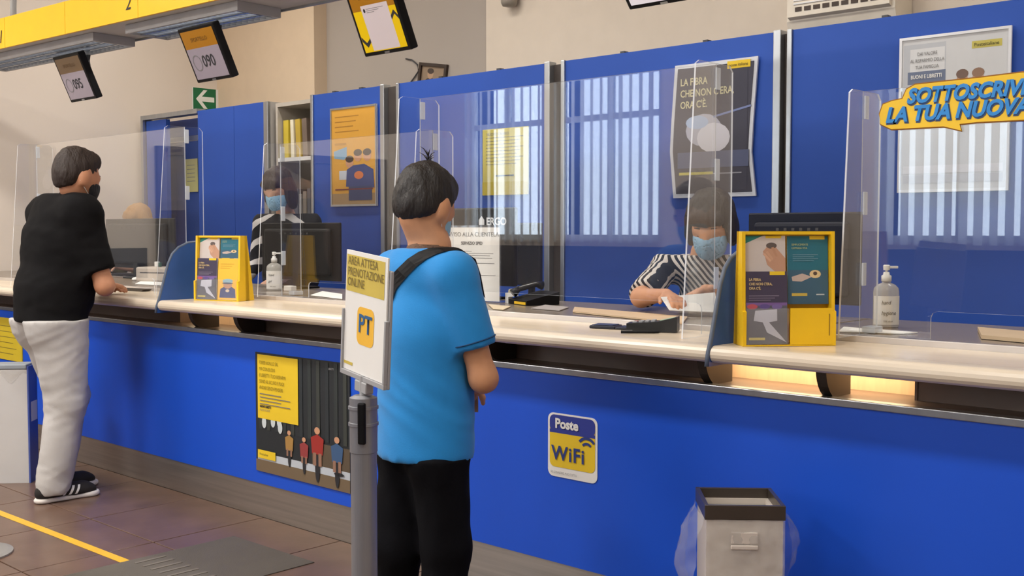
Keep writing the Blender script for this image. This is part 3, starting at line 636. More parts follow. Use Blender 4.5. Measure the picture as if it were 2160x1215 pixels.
# cycling poster on the counter front
o, W, H = poster(540, 738, 755, 1016, YF - 0.010, 'large cycling family poster with yellow text block on counter front', th=0.005, m=col((36, 40, 44)))
KH = (116, 98, 76)
pt = [(rect(W * .02, H * .10, W, H * .16), col((190, 196, 204))), (rect(0, 0, W, H * .10), col(KH)), (rect(W * .62, H * .16, W, H * .34), col((92, 78, 62)))]
for i in range(11): pt.append((rect(W * (.04 + .09 * i), H * .36, W * (.075 + .09 * i), H * .99), col([(48, 54, 54), (58, 62, 58), (42, 48, 52)][i % 3])))
for x_, z_ in ((.1, .42), (.2, .44), (.27, .45), (.28, .40)): pt.append((ell(W * x_, H * z_, W * .025, H * .05), col((206, 214, 216))))
pt += [(rect(W * .03, H * .45, W * .48, H * .985), YELP)]
for cx, cz, s_, c1 in ((.38, .28, .75, (170, 130, 70)), (.54, .25, .75, (150, 60, 60)), (.68, .30, 1.1, (160, 46, 40)), (.88, .27, 1.0, (60, 90, 130))):
    pt += [(ell(W * cx, H * (cz - .15 * s_), W * .022 * s_, H * .10 * s_), col((40, 40, 44))), ([(W * (cx - .05 * s_), H * (cz - .05)), (W * (cx - .06 * s_), H * (cz + .07 * s_)), (W * cx, H * (cz + .10 * s_)), (W * (cx + .06 * s_), H * (cz + .07 * s_)), (W * (cx + .05 * s_), H * (cz - .05))], col(c1)),
           (rect(W * (cx - .04 * s_), H * (cz - .13 * s_), W * (cx - .012), H * (cz - .04)), col((150, 112, 92))), (rect(W * (cx + .012), H * (cz - .13 * s_), W * (cx + .04 * s_), H * (cz - .04)), col((150, 112, 92))), (ell(W * cx, H * (cz + .125 * s_), W * .026 * s_, H * .026 * s_), SKIN)]
pt += [(rect(W * .03, H * .115, W * .23, H * .185), YELP), (ell(W * .9, H * .13, W * .05, H * .014), INK)]
pt += [(rect(W * .06, H * (.655 - .028 * i), W * (.30 + .1 * (i % 2)), H * (.662 - .028 * i)), INKG) for i in range(4)]
printed('print', o, pt)
for i, s_ in enumerate(('FORSE NON LO SAI,', 'MA CON BUONI', 'E LIBRETTI I TUOI RISPARMI', 'SONO AL SICURO E PUOI', 'ANDAR SENZA PENSIERI.')): text(s_, H * .042, col((130, 112, 20)), o, (W * .055, -0.006, H * (.905 - .052 * i)), sx=.72)
text('BUONI E LIBRETTI', H * .024, INK, o, (W * .06, -0.006, H * .545), bold=.0008, sx=.8); text('POSTE ITALIANE', H * .024, INKG, o, (W * .06, -0.006, H * .515), sx=.8)
text('Posteitaliane', H * .030, INK, o, (W * .05, -0.006, H * .14), sx=.8); text('LIBRETTI', H * .022, col((170, 170, 170)), o, (W * .8, -0.006, H * .935), sx=.8); text('cdp', H * .024, INK, o, (W * .875, -0.006, H * .122))
# wifi sticker
o, W, H = poster(1156, 1260, 883, 1000, YF - 0.0065, 'white blue and yellow wifi sticker on the counter front', name='wifi_sticker', cat='sticker', th=0.0015, m=MATS['white_paper'])
bpy.data.meshes.remove(o.data) if False else None
bm = bmesh.new(); extr(bm, [(x, 0, z) for x, z in rrect(0, -H * .10, W, H * 1.06, .025)], (0, 0.0015, 0)); bm.to_mesh(o.data); bm.free()
pt = [(rrect(W * .04, H * .08, W * .96, H * 1.03, .022), YELP), (rect(W * .04, H * .70, W * .96, H * .76), col((44, 58, 150))), (rrect(W * .04, H * .72, W * .96, H * 1.03, .022), col((44, 58, 150)))]
printed('print', o, pt)
text('Poste', H * .24, WHITE, o, (W * .16, -0.004, H * .80), bold=.002); text('WiFi', H * .36, NAVY, o, (W * .09, -0.004, H * .22), bold=.0016, sx=1.0, space=1.12)
bm = bmesh.new()
for r0, r1 in ((.055, .082), (.11, .14)):
    arc = ell(W * .80, H * .47, W * r1 * 1.5, W * r1 * 1.5, 8, 40, 140) + ell(W * .80, H * .47, W * r0 * 1.5, W * r0 * 1.5, 8, 140, 40); flat(bm, arc, -0.003)
fin(bm, 'wave_mark', NAVY, o, world=False, kind='keep')
text('SEI CONNESSO, PUOI TUTTO', H * .055, INKG, o, (W * .07, -0.004, -H * .035), sx=.85)
# speech bubble sign on the right plexiglass screen
yb_ = YL - 0.010
outl = [(1857, 262), (1855, 240), (1862, 220), (1880, 213), (1903, 208), (1912, 188), (1930, 178), (2060, 164), (2200, 147), (2320, 133), (2330, 240), (2180, 252), (2060, 258), (2024, 262), (2028, 276), (1990, 267), (1880, 273)]
pts = [at_y(x, y_, yb_) for x, y_ in outl]; org = at_y(1857, 262, yb_)
t = thing('speech_bubble_sign', org, 'yellow speech bubble sign with blue slanted lettering on plexiglass', 'sign')
prism('board', [(q.x, yb_, q.z) for q in pts], (0, 0.006, 0), mat('bubble_yellow', (250, 204, 34), .4, var=.06, scale=12), t)
bm = bmesh.new(); tube(bm, [(q.x, yb_ + .003, q.z) for q in pts + pts[:1]], 0.0035, 6); fin(bm, 'rim', mat('bubble_rim', (150, 96, 20), .5), t)
BL = mat('bubble_blue', (40, 140, 220), .45); BD = mat('bubble_shadow_ink', (24, 60, 110), .5)
def sc(px, py): q = at_y(px, py, yb_); return (q.x - org.x, q.z - org.z)
for (px, py), s_, pxe in (((1913, 218), 'SOTTOSCRIVI', 2168), ((1868, 258), 'LA TUA NUOVA RC', 2250)):
    x_, z_ = sc(px, py); hh = sc(px, py - 36)[1] - z_; wid = sc(pxe, py)[0] - x_
    base = text(s_, hh * 1.18, BD, t, (x_ + .003, -0.0015, z_ - .004), shear=.25, bold=.0042); base.name = 'lettering_shadow'
    f = text(s_, hh * 1.18, BL, t, (x_, -0.003, z_), shear=.25, bold=.0026)
    wn = max(v.co.x for v in f.data.vertices) - x_
    for ob in (base, f): ob.data.transform(Matrix.Translation((x_, 0, 0)) @ Matrix.Diagonal((wid / wn, 1, 1, 1)) @ Matrix.Translation((-x_, 0, 0)))
# yellow notice at the far left of the counter front
o, W, H = poster(-60, 46, 668, 755, YF - 0.009, 'yellow notice on counter front above the white bin', name='notice', cat='notice', th=.004, m=col((206, 180, 40)))
printed('print', o, [(rect(.002, .002, W - .002, H - .002), col((206, 180, 40)))] + [(rect(W * .5, H * (.8 - .13 * i), W * (.9 - .06 * (i % 2)), H * (.815 - .13 * i)), col((120, 104, 40))) for i in range(6)])
# paper inside the doorway
o, W, H = poster(391, 417, 335, 405, YP + 0.21, 'pale yellow sheet on the blue door leaf', name='notice', cat='notice', th=.004, m=col((196, 190, 120)))
printed('print', o, [(rect(.002, .002, W - .002, H - .002), col((196, 190, 120)))] + [(rect(W * .15, H * (.8 - .12 * i), W * .8, H * (.815 - .12 * i)), INKG) for i in range(5)])
# ================================================================== things on the counter
def frame_on(pa, pb, z):
    """local frame on a horizontal plane: origin under picture point pa, x axis towards pb"""
    a = at_z(*pa, z); b = at_z(*pb, z); d = (b - a).normalized()
    return Matrix.Translation(a) @ Matrix.Rotation(math.atan2(d.y, d.x), 4, 'Z'), (b - a).length
CLR = clear('clear_pocket', (0.97, 0.97, 0.98), 1.35, 0.05)
PURP = col((66, 58, 82)); TEAL = col((36, 108, 128)); TEALD = col((60, 96, 120)); SK2 = col((196, 150, 124)); PGREY = col((206, 196, 192))
def leaf_art(o, kind, w, h):
    if kind == 'hand':
        printed('print', o, [(rect(0, 0, w, h), PGREY), ([(0, h), (w * .45, h), (0, h * .8)], col((40, 130, 124))), (rect(w * .52, h * .94, w * .9, h), YELP),
            ([(w * .45, h * .62), (w * .62, h * .80), (w * .75, h * .74), (w, h * .45), (w, h * .06), (w * .8, h * .08), (w * .55, h * .3), (w * .5, h * .5)], SK2), (ell(w * .66, h * .76, w * .13, h * .075), col((96, 84, 80)))] + [([(w * (.44 + .07 * i), h * (.56 + .05 * i)), (w * (.50 + .07 * i), h * (.58 + .05 * i)), (w * (.66 + .05 * i), h * (.40 + .04 * i)), (w * (.62 + .05 * i), h * (.36 + .04 * i))], col((214 - 8 * i, 168 - 8 * i, 140 - 8 * i))) for i in range(4)] + [(rect(w * .02, h * .04, w * .42, h * .06), col((180, 170, 166)))] )
    elif kind == 'dark':
        printed('print', o, [(rect(0, 0, w, h), col((92, 92, 104))), (rect(0, h * .56, w, h), PURP), (rect(0, h * .53, w, h * .57), col((120, 90, 150))), (rect(w * .58, h * .95, w * .95, h), YELP)] +
            [(ell(w * (.15 + .3 * i), h * .515, w * .13, h * .035), col(k_)) for i, k_ in enumerate(((186, 84, 96), (96, 78, 140), (120, 100, 160)))] +
            [([(w * .22, h * .46), (w * .75, h * .48), (w * .75, h * .32), (w * .55, h * .3), (w * .98, h * .02), (w * .5, h * .16), (w * .4, h * .3), (w * .18, h * .32)], col((206, 208, 220))), (rect(w * .06, h * .055, w * .45, h * .09), col((216, 200, 110)))] +
            [(rect(w * .07, h * (.66 - .03 * i), w * (.8 - .1 * i), h * (.668 - .03 * i)), col((140, 130, 150))) for i in range(3)])
        for i, s_ in enumerate(('LA FIBRA', "CHE NON C'ERA,", "ORA C'È.")): text(s_, h * .05, col((206, 180, 130)), o, (w * .07, -0.004, h * (.87 - .06 * i)), sx=.85, bold=.0004)
    elif kind == 'teal':
        printed('print', o, [(rect(0, 0, w, h), TEALD), (rect(0, h * .5, w, h), TEAL), (rect(w * .55, h * .95, w * .92, h), YELP), (ell(w * .68, h * .44, w * .14, h * .06), col((226, 200, 150))), (ell(w * .68, h * .45, w * .05, h * .028), col((90, 70, 60))),
            ([(w * .1, h * .4), (w * .36, h * .45), (w * .6, h * .40), (w * .34, h * .33), (w * .12, h * .34)], col((196, 176, 168))), (rect(w * .1, h * .12, w * .48, h * .16), col((206, 180, 80))), (rect(w * .7, h * .13, w * .9, h * .15), col((190, 200, 206)))] +
            [(rect(w * .13, h * (.72 - .03 * i), w * (.75 - .1 * (i % 2)), h * (.73 - .03 * i)), col((110, 150, 168))) for i in range(4)])
        for i, s_ in enumerate(('SEMPLICEMENTE', 'COMODA VITA')): text(s_, h * .04, col((196, 200, 130)), o, (w * .1, -0.004, h * (.86 - .05 * i)), sx=.85)
    else:
        printed('print', o, [(rect(0, 0, w, h), col((242, 190, 60))), ([(w * .1, h * .05), (w * .14, h * .26), (w * .35, h * .32), (w * .68, h * .32), (w * .88, h * .26), (w * .92, h * .05)], SHIRT), (ell(w * .5, h * .36, w * .22, h * .09), SK2), (ell(w * .5, h * .45, w * .26, h * .06), col((140, 180, 196))), (ell(w * .5, h * .40, w * .28, h * .02), col((70, 80, 100))), (ell(w * .5, h * .22, w * .1, h * .035), col((224, 206, 180)))] +
            [(rect(w * .12, h * (.86 - .05 * i), w * (.8 - .1 * i), h * (.87 - .05 * i)), col((206, 150, 40))) for i in range(3)])
def leaflet(root, x, z, w, h, y, kind, label):
    M = ROOTM[root] @ Matrix.Translation((x, y, z)) @ Matrix.Rotation(math.radians(-4), 4, 'X')
    t = thing('leaflet', M=M, label=label, cat='leaflet', group='leaflets in the yellow stands')
    box('sheet', 0, w, 0, 0.004, 0, h, PAPER, t, world=False); leaf_art(t, kind, w, h)
def stand(pa, pb, height, depth, label, items, empty):
    M, W = frame_on(pa, pb, ZT + 0.0005)
    t = thing('leaflet_stand', M=M, label=label, cat='stand', group='yellow leaflet stands')
    b = 0.011
    # body: leaning slab with a deeper base box
    bm = bmesh.new(); extr(bm, [(0, 0.062, 0), (0, 0.056, height), (0, 0.075, height), (0, 0.09, 0)], (W, 0, 0)); fin(bm, 'back', YEL, t, world=False)
    for x in (0, W - b):
        bm = bmesh.new(); extr(bm, [(x, 0.0, 0), (x, 0.0, height * .30), (x, 0.012, height * .31), (x, 0.022, height), (x, 0.074, height), (x, depth, 0)], (b, 0, 0)); fin(bm, 'side', YEL, t, world=False)
    bm = bmesh.new(); bbox(bm, b, W - b, 0.03, 0.056, height - 0.010, height); fin(bm, 'top_bar', YEL, t, world=False)
    box('base', b, W - b, 0.0, depth - .004, 0, 0.004, YEL, t, world=False)
    cw = (W - 2 * b - .004) / 2
    box('lower_pocket', b, b + cw, 0.0006, 0.003, 0.0045, height * .33, CLR, t, world=False)
    box('lower_pocket', W - b - cw, W - b, 0.0006, 0.003, 0.0045, height * .33, YEL if empty else CLR, t, world=False)
    for k, (c_, r_, kind, lab) in enumerate(items):
        x = b + .002 if c_ == 0 else W - b - cw + .002
        if r_ == 1: leaflet(t, x, height * .36 if kind == 'teal' and empty else height * .60, cw - .004, height * (.60 if kind == 'teal' and empty else .362), 0.0335, kind, lab)
        else: leaflet(t, x, 0.006, cw - .004, height * .635, 0.007, kind, lab)
    if empty:
        box('slot_mark', W - b - .012, W - b - .009, -0.0006, 0.0005, height * .09, height * .28, mat('slot_ochre', (150, 116, 20), .5), t, world=False)
    return t
stand((1567, 731), (1763, 729), 0.358, 0.10, 'yellow leaflet stand on the right with an empty lower pocket',
      [(0, 1, 'hand', 'leaflet with a hand photo in the right leaflet stand'), (0, 0, 'dark', 'dark purple fibre leaflet in the right leaflet stand'), (1, 1, 'teal', 'tall teal leaflet in the right leaflet stand')], True)
stand((409, 633), (503, 636), 0.335, 0.13, 'yellow leaflet stand on the left holding four leaflets',
      [(0, 1, 'hand', 'leaflet with a hand photo in the left leaflet stand'), (0, 0, 'dark', 'dark purple fibre leaflet in the left leaflet stand'), (1, 1, 'teal', 'teal leaflet in the left leaflet stand'), (1, 0, 'yellow', 'yellow leaflet with cartoon driver in the left leaflet stand')], False)
# ------------------------------------------------------------------ hand gel bottles
GEL = mat('clear_gel_bottle', (216, 214, 208), 0.15, alpha=0.55); PUMP = mat('pump_white', (238, 238, 236), 0.35)
def gel(px, py, h, label, words):
    p = at_z(px, py, ZD); t = thing('hand_gel_bottle', p, label, 'bottle', 'hand gel bottles', rot=(0, 0, math.radians(42)))
    t.location = p; s = h / 0.225
    bm = bmesh.new(); prof = [(.043, 0), (.0455, .006), (.0455, .128), (.043, .142), (.032, .154), (.016, .161), (.014, .168)]
    lathe(bm, [(r * s, z * s) for r, z in prof], 28); bmesh.ops.scale(bm, vec=(1, .72, 1), verts=bm.verts); fin(bm, 'bottle', GEL, t, world=False, smooth=True)
    bm = bmesh.new(); lathe(bm, [(.0175 * s, .166 * s), (.0175 * s, .186 * s), (.012 * s, .189 * s), (.010 * s, .20 * s)], 20); fin(bm, 'collar', PUMP, t, world=False, smooth=True)
    bm = bmesh.new(); lathe(bm, [(.004 * s, .19 * s), (.004 * s, .205 * s), (.011 * s, .206 * s), (.012 * s, .222 * s), (.009 * s, .225 * s)], 16); bbox(bm, -.006 * s, .04 * s, -.006 * s, .006 * s, .212 * s, .221 * s, .002 * s); fin(bm, 'pump', PUMP, t, world=False)
    # label wraps the front half
    bm = bmesh.new(); n = 14; ring = []
    for i in range(n + 1):
        a = math.radians(-170 + 160 * i / n); ring.append((.0462 * s * math.cos(a), .0462 * s * .72 * math.sin(a) - .0005))
    v0 = [bm.verts.new((x, y, .012 * s)) for x, y in ring]; v1 = [bm.verts.new((x, y, .115 * s)) for x, y in ring]
    for i in range(n): bm.faces.new((v0[i], v0[i + 1], v1[i + 1], v1[i]))
    lb = fin(bm, 'label', PAPER, t, world=False)
    for k_, (w_, z_) in enumerate(words): text(w_, .02 * s, INK, t, (-.027 * s, -.0345 * s, z_ * s), sx=.85, shear=.2)
    text('70% alcol', .009 * s, INKG, t, (-.02 * s, -.0345 * s, .022 * s))
gel(1868, 691, 0.222, 'large hand gel pump bottle on the right desk', (('hand', .085), ('hygiene', .048)))
gel(579, 613, 0.222, 'hand gel pump bottle in front of the standing clerk', (('hand', .085), ('gel', .05)))
# ------------------------------------------------------------------ monitors (seen from behind)
def monitor(px0, px1, pyt, pyb, y, label, m=BLACK, ry=0.0, badge=None, depth=0.05):
    a = at_y(px0, (pyt + pyb) / 2, y).x; b = at_y(px1, (pyt + pyb) / 2, y).x; pm = (px0 + px1) / 2
    zt = at_y(pm, pyt, y).z; zb_ = max(at_y(pm, pyb, y).z, ZD + .05); w_ = b - a; h_ = zt - zb_
    t = thing('monitor', ((a + b) / 2, y, ZD), label, 'monitor', 'computer monitors on the staff desk', rot=(0, 0, ry))
    bm = bmesh.new(); bbox(bm, -w_ / 2, w_ / 2, 0.012, 0.03, zb_ - ZD, zt - ZD, 0.006); fin(bm, 'bezel', m, t, world=False)
    bm = bmesh.new(); bbox(bm, -w_ * .42, w_ * .42, -0.02, 0.0125, zb_ - ZD + h_ * .08, zt - ZD - h_ * .10, 0.018, seg=3); fin(bm, 'rear_shell', m, t, world=False)
    printed('display', t, [(rect(-w_ / 2 + .01, zb_ - ZD + .01, w_ / 2 - .01, zt - ZD - .01), glow(label, (120, 140, 170), .6))], y=0.0312)
    bm = bmesh.new(); bbox(bm, -.03, .03, -0.018, -0.003, 0.012, zb_ - ZD + h_ * .35, 0.004); fin(bm, 'neck', m, t, world=False)
    bm = bmesh.new(); bbox(bm, -.11, .11, -0.06, 0.08, 0.0008, 0.012, 0.004); fin(bm, 'foot', m, t, world=False)
    for i in range(6): box('vent', -w_ * .2 + i * w_ * .07, -w_ * .2 + i * w_ * .07 + .012, -0.0212, -0.0198, zt - ZD - h_ * .2, zt - ZD - h_ * .17, DGREY, t, world=False)
    if badge: text(badge, .045, col((214, 214, 214)), t, (w_ * .10, -0.0215, zt - ZD - h_ * .30), bold=.0008)
    return t
monitor(220, 365, 461, 566, 4.02, 'dark monitor in front of the blond clerk', mat('monitor_slate', (36, 42, 46), .4, spec=.2))
monitor(549, 713, 470, 604, 3.98, 'black monitor hiding the standing clerk', BLACK)
monitor(1574, 1812, 448, 640, 3.86, 'navy black monitor behind the right leaflet stand', mat('monitor_navy', (22, 26, 42), .45, spec=.2))
monitor(1082, 1139, 492, 600, 4.6, 'small dark screen beside the partition post', BLACK) if False else None
# large dark display housing behind the customer in blue, with badge
y = 3.95; a = at_y(930, 520, y).x; b = at_y(1083, 520, y).x; zt = at_y(1040, 438, y).z
t = thing('desktop_screen', ((a + b) / 2, y, ZD), 'large black monitor with white badge behind the printed notice', 'monitor', 'computer monitors on the staff desk')
w_ = b - a; h_ = zt - ZD
bm = bmesh.new(); bbox(bm, -w_ / 2, w_ / 2, 0, .035, .07, h_, .008); fin(bm, 'casing', mat('brown_black_plastic', (30, 27, 27), .45, spec=.2), t, world=False)
bm = bmesh.new(); bbox(bm, -.03, .03, .012, .03, .01, .2, .004); bbox(bm, -.12, .12, -.06, .1, .0008, .012, .004); fin(bm, 'stand', BLACK, t, world=False)
text('ERGO', .052, col((220, 220, 220)), t, (w_ * .14, -.0008, h_ - .085), bold=.0012)
printed('badge_icon', t, [([(w_ * .04, h_ - .085), (w_ * .115, h_ - .085), (w_ * .115, h_ - .06), (w_ * .078, h_ - .04), (w_ * .04, h_ - .06)], col((220, 220, 221)))], y=-.0008)
printed('display', t, [(rect(-w_ / 2 + .01, .08, w_ / 2 - .01, h_ - .01), glow('display_b', (120, 140, 170), .6))], y=.0362)
# second dark screen, right of it
y = 4.55; a = at_y(1078, 550, y).x; b = at_y(1138, 550, y).x; zt = at_y(1110, 470, y).z; z0 = at_y(1110, 602, y).z
t = thing('swivel_screen', ((a + b) / 2, y, PLAT), 'dark upright screen on a floor pole in front of the partition', 'monitor', 'computer monitors on the staff desk')
bm = bmesh.new(); bbox(bm, -(b - a) / 2, (b - a) / 2, 0, .03, z0 - PLAT, zt - PLAT, .006); fin(bm, 'casing', mat('smoke_black', (34, 34, 38), .15), t, world=False)
bm = bmesh.new(); lathe(bm, [(.15, 0), (.15, .02), (.02, .03), (.02, z0 - PLAT + .1)], 20, Matrix.Translation((0, .055, 0))); fin(bm, 'pole', BLACK, t, world=False)
# ------------------------------------------------------------------ notice in a clear holder
M, W = frame_on((938, 634), (1056, 640), ZD + .0008); H = 0.44
pt_ = at_z(1056, 640, ZD); H = at_x(1050, 480, pt_.x).z - ZD
t = thing('notice_holder', M=M, label='printed white notice to customers in a clear upright holder', cat='notice')
box('back_sheet', 0, W, 0.0, .003, 0, H + .01, CLR, t, world=False); box('foot', 0, W, .0035, .12, 0, .004, CLR, t, world=False)
box('paper', .006, W - .006, -.0016, -.0006, .008, H, PAPER, t, world=False)
text('AVVISO ALLA CLIENTELA', W * .085, INKG, t, (W * .5, -.003, H * .88), align='CENTER'); text('SERVIZIO SPID', W * .06, INK, t, (W * .5, -.003, H * .77), align='CENTER', bold=.0004)
printed('print', t, [(rect(W * .12, H * z_, W * e, H * (z_ + .006)), INKG) for z_, e in ((.68, .5), (.65, .88), (.62, .82), (.59, .86), (.52, .9), (.36, .92), (.33, .6))] , y=-.0022)
# ------------------------------------------------------------------ wallet, card terminal, papers
def tr(px, py, z=ZT): return at_z(px, py, z)
p = tr(1305, 693); t = thing('wallet', (p.x, p.y, ZT), 'open navy wallet lying on the cream ledge', 'wallet', rot=(0, 0, math.radians(18)))
WAL = mat('navy_leather', (30, 34, 52), .35, bump=.1)
bm = bmesh.new(); bbox(bm, -.10, .0, -.045, .045, .001, .012, .004); fin(bm, 'cover', WAL, t, world=False)
bm = bmesh.new(); bbox(bm, .001, .10, -.045, .045, .001, .009, .004); fin(bm, 'cover', WAL, t, world=False)
bm = bmesh.new(); bbox(bm, -.092, -.01, -.037, .037, .0125, .0145, .001); fin(bm, 'pocket', mat('navy_lining', (50, 60, 96), .5), t, world=False)
p = tr(1352, 704); t = thing('pen', (p.x, p.y, ZT), 'dark pen lying against the wallet', 'pen', rot=(0, 0, math.radians(40)))
bm = bmesh.new(); tube(bm, [(-.07, 0, .006), (.045, 0, .006), (.06, 0, .006), (.07, 0, .006)], [.005, .005, .0045, .001], 10); fin(bm, 'barrel', BLACK, t, world=False, smooth=True)
bm = bmesh.new(); bbox(bm, -.07, -.03, -.0015, .0015, .0112, .013); fin(bm, 'clip', ALU, t, world=False)
p = tr(1412, 697); t = thing('card_terminal', (p.x - .02, 3.245, ZT), 'dark card payment terminal lying beside the wallet', 'card terminal', rot=(0, 0, math.radians(28)))
bm = bmesh.new(); extr(bm, [(-.09, -.042, .002), (-.09, -.042, .03), (.02, -.042, .038), (.09, -.042, .055), (.09, -.042, .002)], (0, .084, 0)); fin(bm, 'body', mat('terminal_black', (40, 42, 44), .35), t, world=False)
printed_bm = bmesh.new(); f = printed_bm.faces.new([printed_bm.verts.new(q) for q in ((.025, -.03, .0402), (.08, -.03, .0536), (.08, .03, .0536), (.025, .03, .0402))]); fin(printed_bm, 'display', glow('terminal_display', (150, 180, 150), .2), t, world=False)
for i in range(3):
    for j in range(4):
        bm = bmesh.new(); bbox(bm, -.07 + j * .022, -.056 + j * .022, -.028 + i * .02, -.014 + i * .02, .029 + j * .0022, .036 + j * .0022, .001); fin(bm, 'key', [GREY, GREY, mat('key_red', (170, 60, 50), .4)][i] if j == 0 else GREY, t, world=False)
bm = bmesh.new(); cp_ = [tr(1450, 690) + Vector((0, .03, .008)), tr(1480, 680) + Vector((0, 0, .008)), tr(1500, 672) + Vector((0, 0, .008))]; tube(bm, cp_, .004, 8); tag(fin(bm, 'terminal_cable', BLACK, smooth=True), 'black cable running from the card terminal over the ledge', 'cable')
def papers(pts, z, label, m=PAPER, th=.003, name='paper_sheet'):
    q = [at_z(x, y_, z) for x, y_ in pts]; bm = bmesh.new(); extr(bm, [(v.x, v.y, z + .0022) for v in q], (0, 0, th)); o = fin(bm, name, m); tag(o, label, 'paper', 'papers on the staff desk'); return o
papers([(1768, 702), (1905, 706), (1936, 704), (1780, 692)], ZD, 'white sheet of paper in front of the large gel bottle')
papers([(2070, 716), (2200, 728), (2215, 712), (2062, 698)], ZD, 'beige sheet of paper lying at the right edge', col((206, 182, 150)), .012)
papers([(1208, 660), (1440, 685), (1450, 672), (1212, 651)], ZD, 'beige desk pad in front of the seated clerk', col((214, 186, 152)), .006)
papers([(1040, 653), (1062, 655), (1078, 648), (1030, 644)], ZD, 'cream slip of paper beside the printed notice', col((226, 208, 176)))
papers([(655, 624), (722, 632), (722, 622), (680, 616)], ZD, 'white slip of paper under the standing clerk screen')
papers([(285, 600), (352, 604), (362, 598), (298, 594)], ZD, 'white form lying behind the left plexiglass screen', PAPER)
papers([(1120, 652), (1180, 657), (1200, 650), (1150, 645)], ZD, 'grey leaflet lying on the desk by the partition post', col((176, 168, 164)))
# keyboard + mouse + phone at the far left station, phone mid
KB = mat('keyboard_black', (30, 30, 32), .45)
def keyboard(px, py, label, rz):
    p = at_z(px, py, ZD); t = thing('keyboard', (p.x, p.y, ZD), label, 'keyboard', rot=(0, 0, rz))
    bm = bmesh.new(); bbox(bm, -.2, .2, -.065, .065, 0.0005, .014, .004); fin(bm, 'body', KB, t, world=False)
    bm = bmesh.new()
    for i in range(14):
        for j in range(4): bbox(bm, -.19 + i * .027, -.168 + i * .027, -.055 + j * .028, -.032 + j * .028, .0145, .019)
    o = fin(bm, 'keys', DGREY, t, world=False); o['kind'] = 'stuff'
keyboard(285, 582, 'black keyboard behind the left plexiglass screen', math.radians(10))
p = at_z(308, 590, ZD); t = thing('computer_mouse', (p.x + .12, p.y - .12, ZD), 'white computer mouse beside the left keyboard', 'mouse')
bm = bmesh.new(); bmesh.ops.create_uvsphere(bm, u_segments=16, v_segments=8, radius=1); bmesh.ops.transform(bm, matrix=Matrix.Translation((0, 0, .012)) @ Matrix.Diagonal((.03, .05, .018, 1)), verts=bm.verts)
for v in bm.verts: v.co.z = max(v.co.z, .0006)
fin(bm, 'shell', WHITE, t, world=False, smooth=True)
bm = bmesh.new(); tube(bm, [(0, .02, .030), (0, .035, .027)], .004, 8); fin(bm, 'wheel', DGREY, t, world=False)
# desk phone by the partition post
p = at_z(1124, 642, ZD); t = thing('desk_phone', (p.x, p.y, ZD), 'black desk telephone with yellow strip beside the notice', 'telephone', rot=(0, 0, math.radians(-20)))
bm = bmesh.new(); extr(bm, [(-.09, -.08, .001), (-.09, .09, .001), (-.09, .09, .06), (-.09, -.08, .022)], (.18, 0, 0)); fin(bm, 'base', BLACK, t, world=False)
bm = bmesh.new(); tube(bm, [(-.065, -.07, .05), (-.065, -.04, .07), (-.065, .05, .09), (-.065, .085, .083)], [.022, .014, .014, .022], 10); fin(bm, 'handset', BLACKG, t, world=False, smooth=True)
box('yellow_strip', -.03, .08, -.0825, -.0803, .004, .016, YEL, t, world=False)
# small white dispenser left of the phone
p = at_z(1080, 640, ZD); t = thing('tape_dispenser', (p.x, p.y, ZD), 'tiny white dispenser between notice and telephone', 'dispenser')
bm = bmesh.new(); extr(bm, [(-.03, -.015, .0008), (-.03, -.015, .05), (.02, -.015, .05), (.03, -.015, .035), (-.01, -.015, .03), (-.01, -.015, .0008)], (0, .03, 0)); fin(bm, 'body', WHITE, t, world=False)
bm = bmesh.new(); tube(bm, [(.0, -.012, .056), (.0, .012, .056)], .014, 12); fin(bm, 'roll', mat('tape_roll', (210, 200, 170), .4), t, world=False)
# white block by standing clerk's bottle
p = at_z(612, 614, ZD); bm = bmesh.new(); bbox(bm, p.x - .035, p.x + .035, p.y - .02, p.y + .02, ZD + .0005, ZD + .03, .004); o = fin(bm, 'note_block', PAPER); tag(o, 'small white note block beside the left gel bottle', 'note block')
# small box with green label behind the left screen
p = at_y(345, 575, 3.86); t = thing('desk_printer', (p.x, p.y, ZD), 'pale small desk printer beside the blond clerk', 'printer', rot=(0, 0, math.radians(20)))
bm = bmesh.new(); bbox(bm, -.16, .16, -.09, .09, .0005, .10, .012); fin(bm, 'body', mat('pale_printer', (196, 184, 172), .45), t, world=False)
bm = bmesh.new(); bbox(bm, -.06, -.03, -.02, .0, .10, .135, .003); fin(bm, 'stamp', WHITE, t, world=False)
bm = bmesh.new(); bbox(bm, -.025, -.012, -.02, .0, .10, .13, .003); fin(bm, 'green_tab', col((60, 100, 80)), t, world=False)
box('paper_slot', -.12, .12, -.0915, -.0895, .06, .066, DGREY, t, world=False)
p = at_z(318, 612, ZT); t = thing('document_tray', (p.x, 3.33, ZT), 'low dark tray on the ledge in front of the left screen', 'tray', rot=(0, 0, math.radians(8)))
bm = bmesh.new(); extr(bm, [(-.11, -.03, .0008), (-.13, -.03, .014), (.13, -.03, .014), (.11, -.03, .0008)], (0, .06, 0)); fin(bm, 'dish', mat('tray_dark', (62, 56, 50), .3), t, world=False)
box('pen_groove', -.08, .08, -.01, .01, .0142, .0155, BLACK, t, world=False)
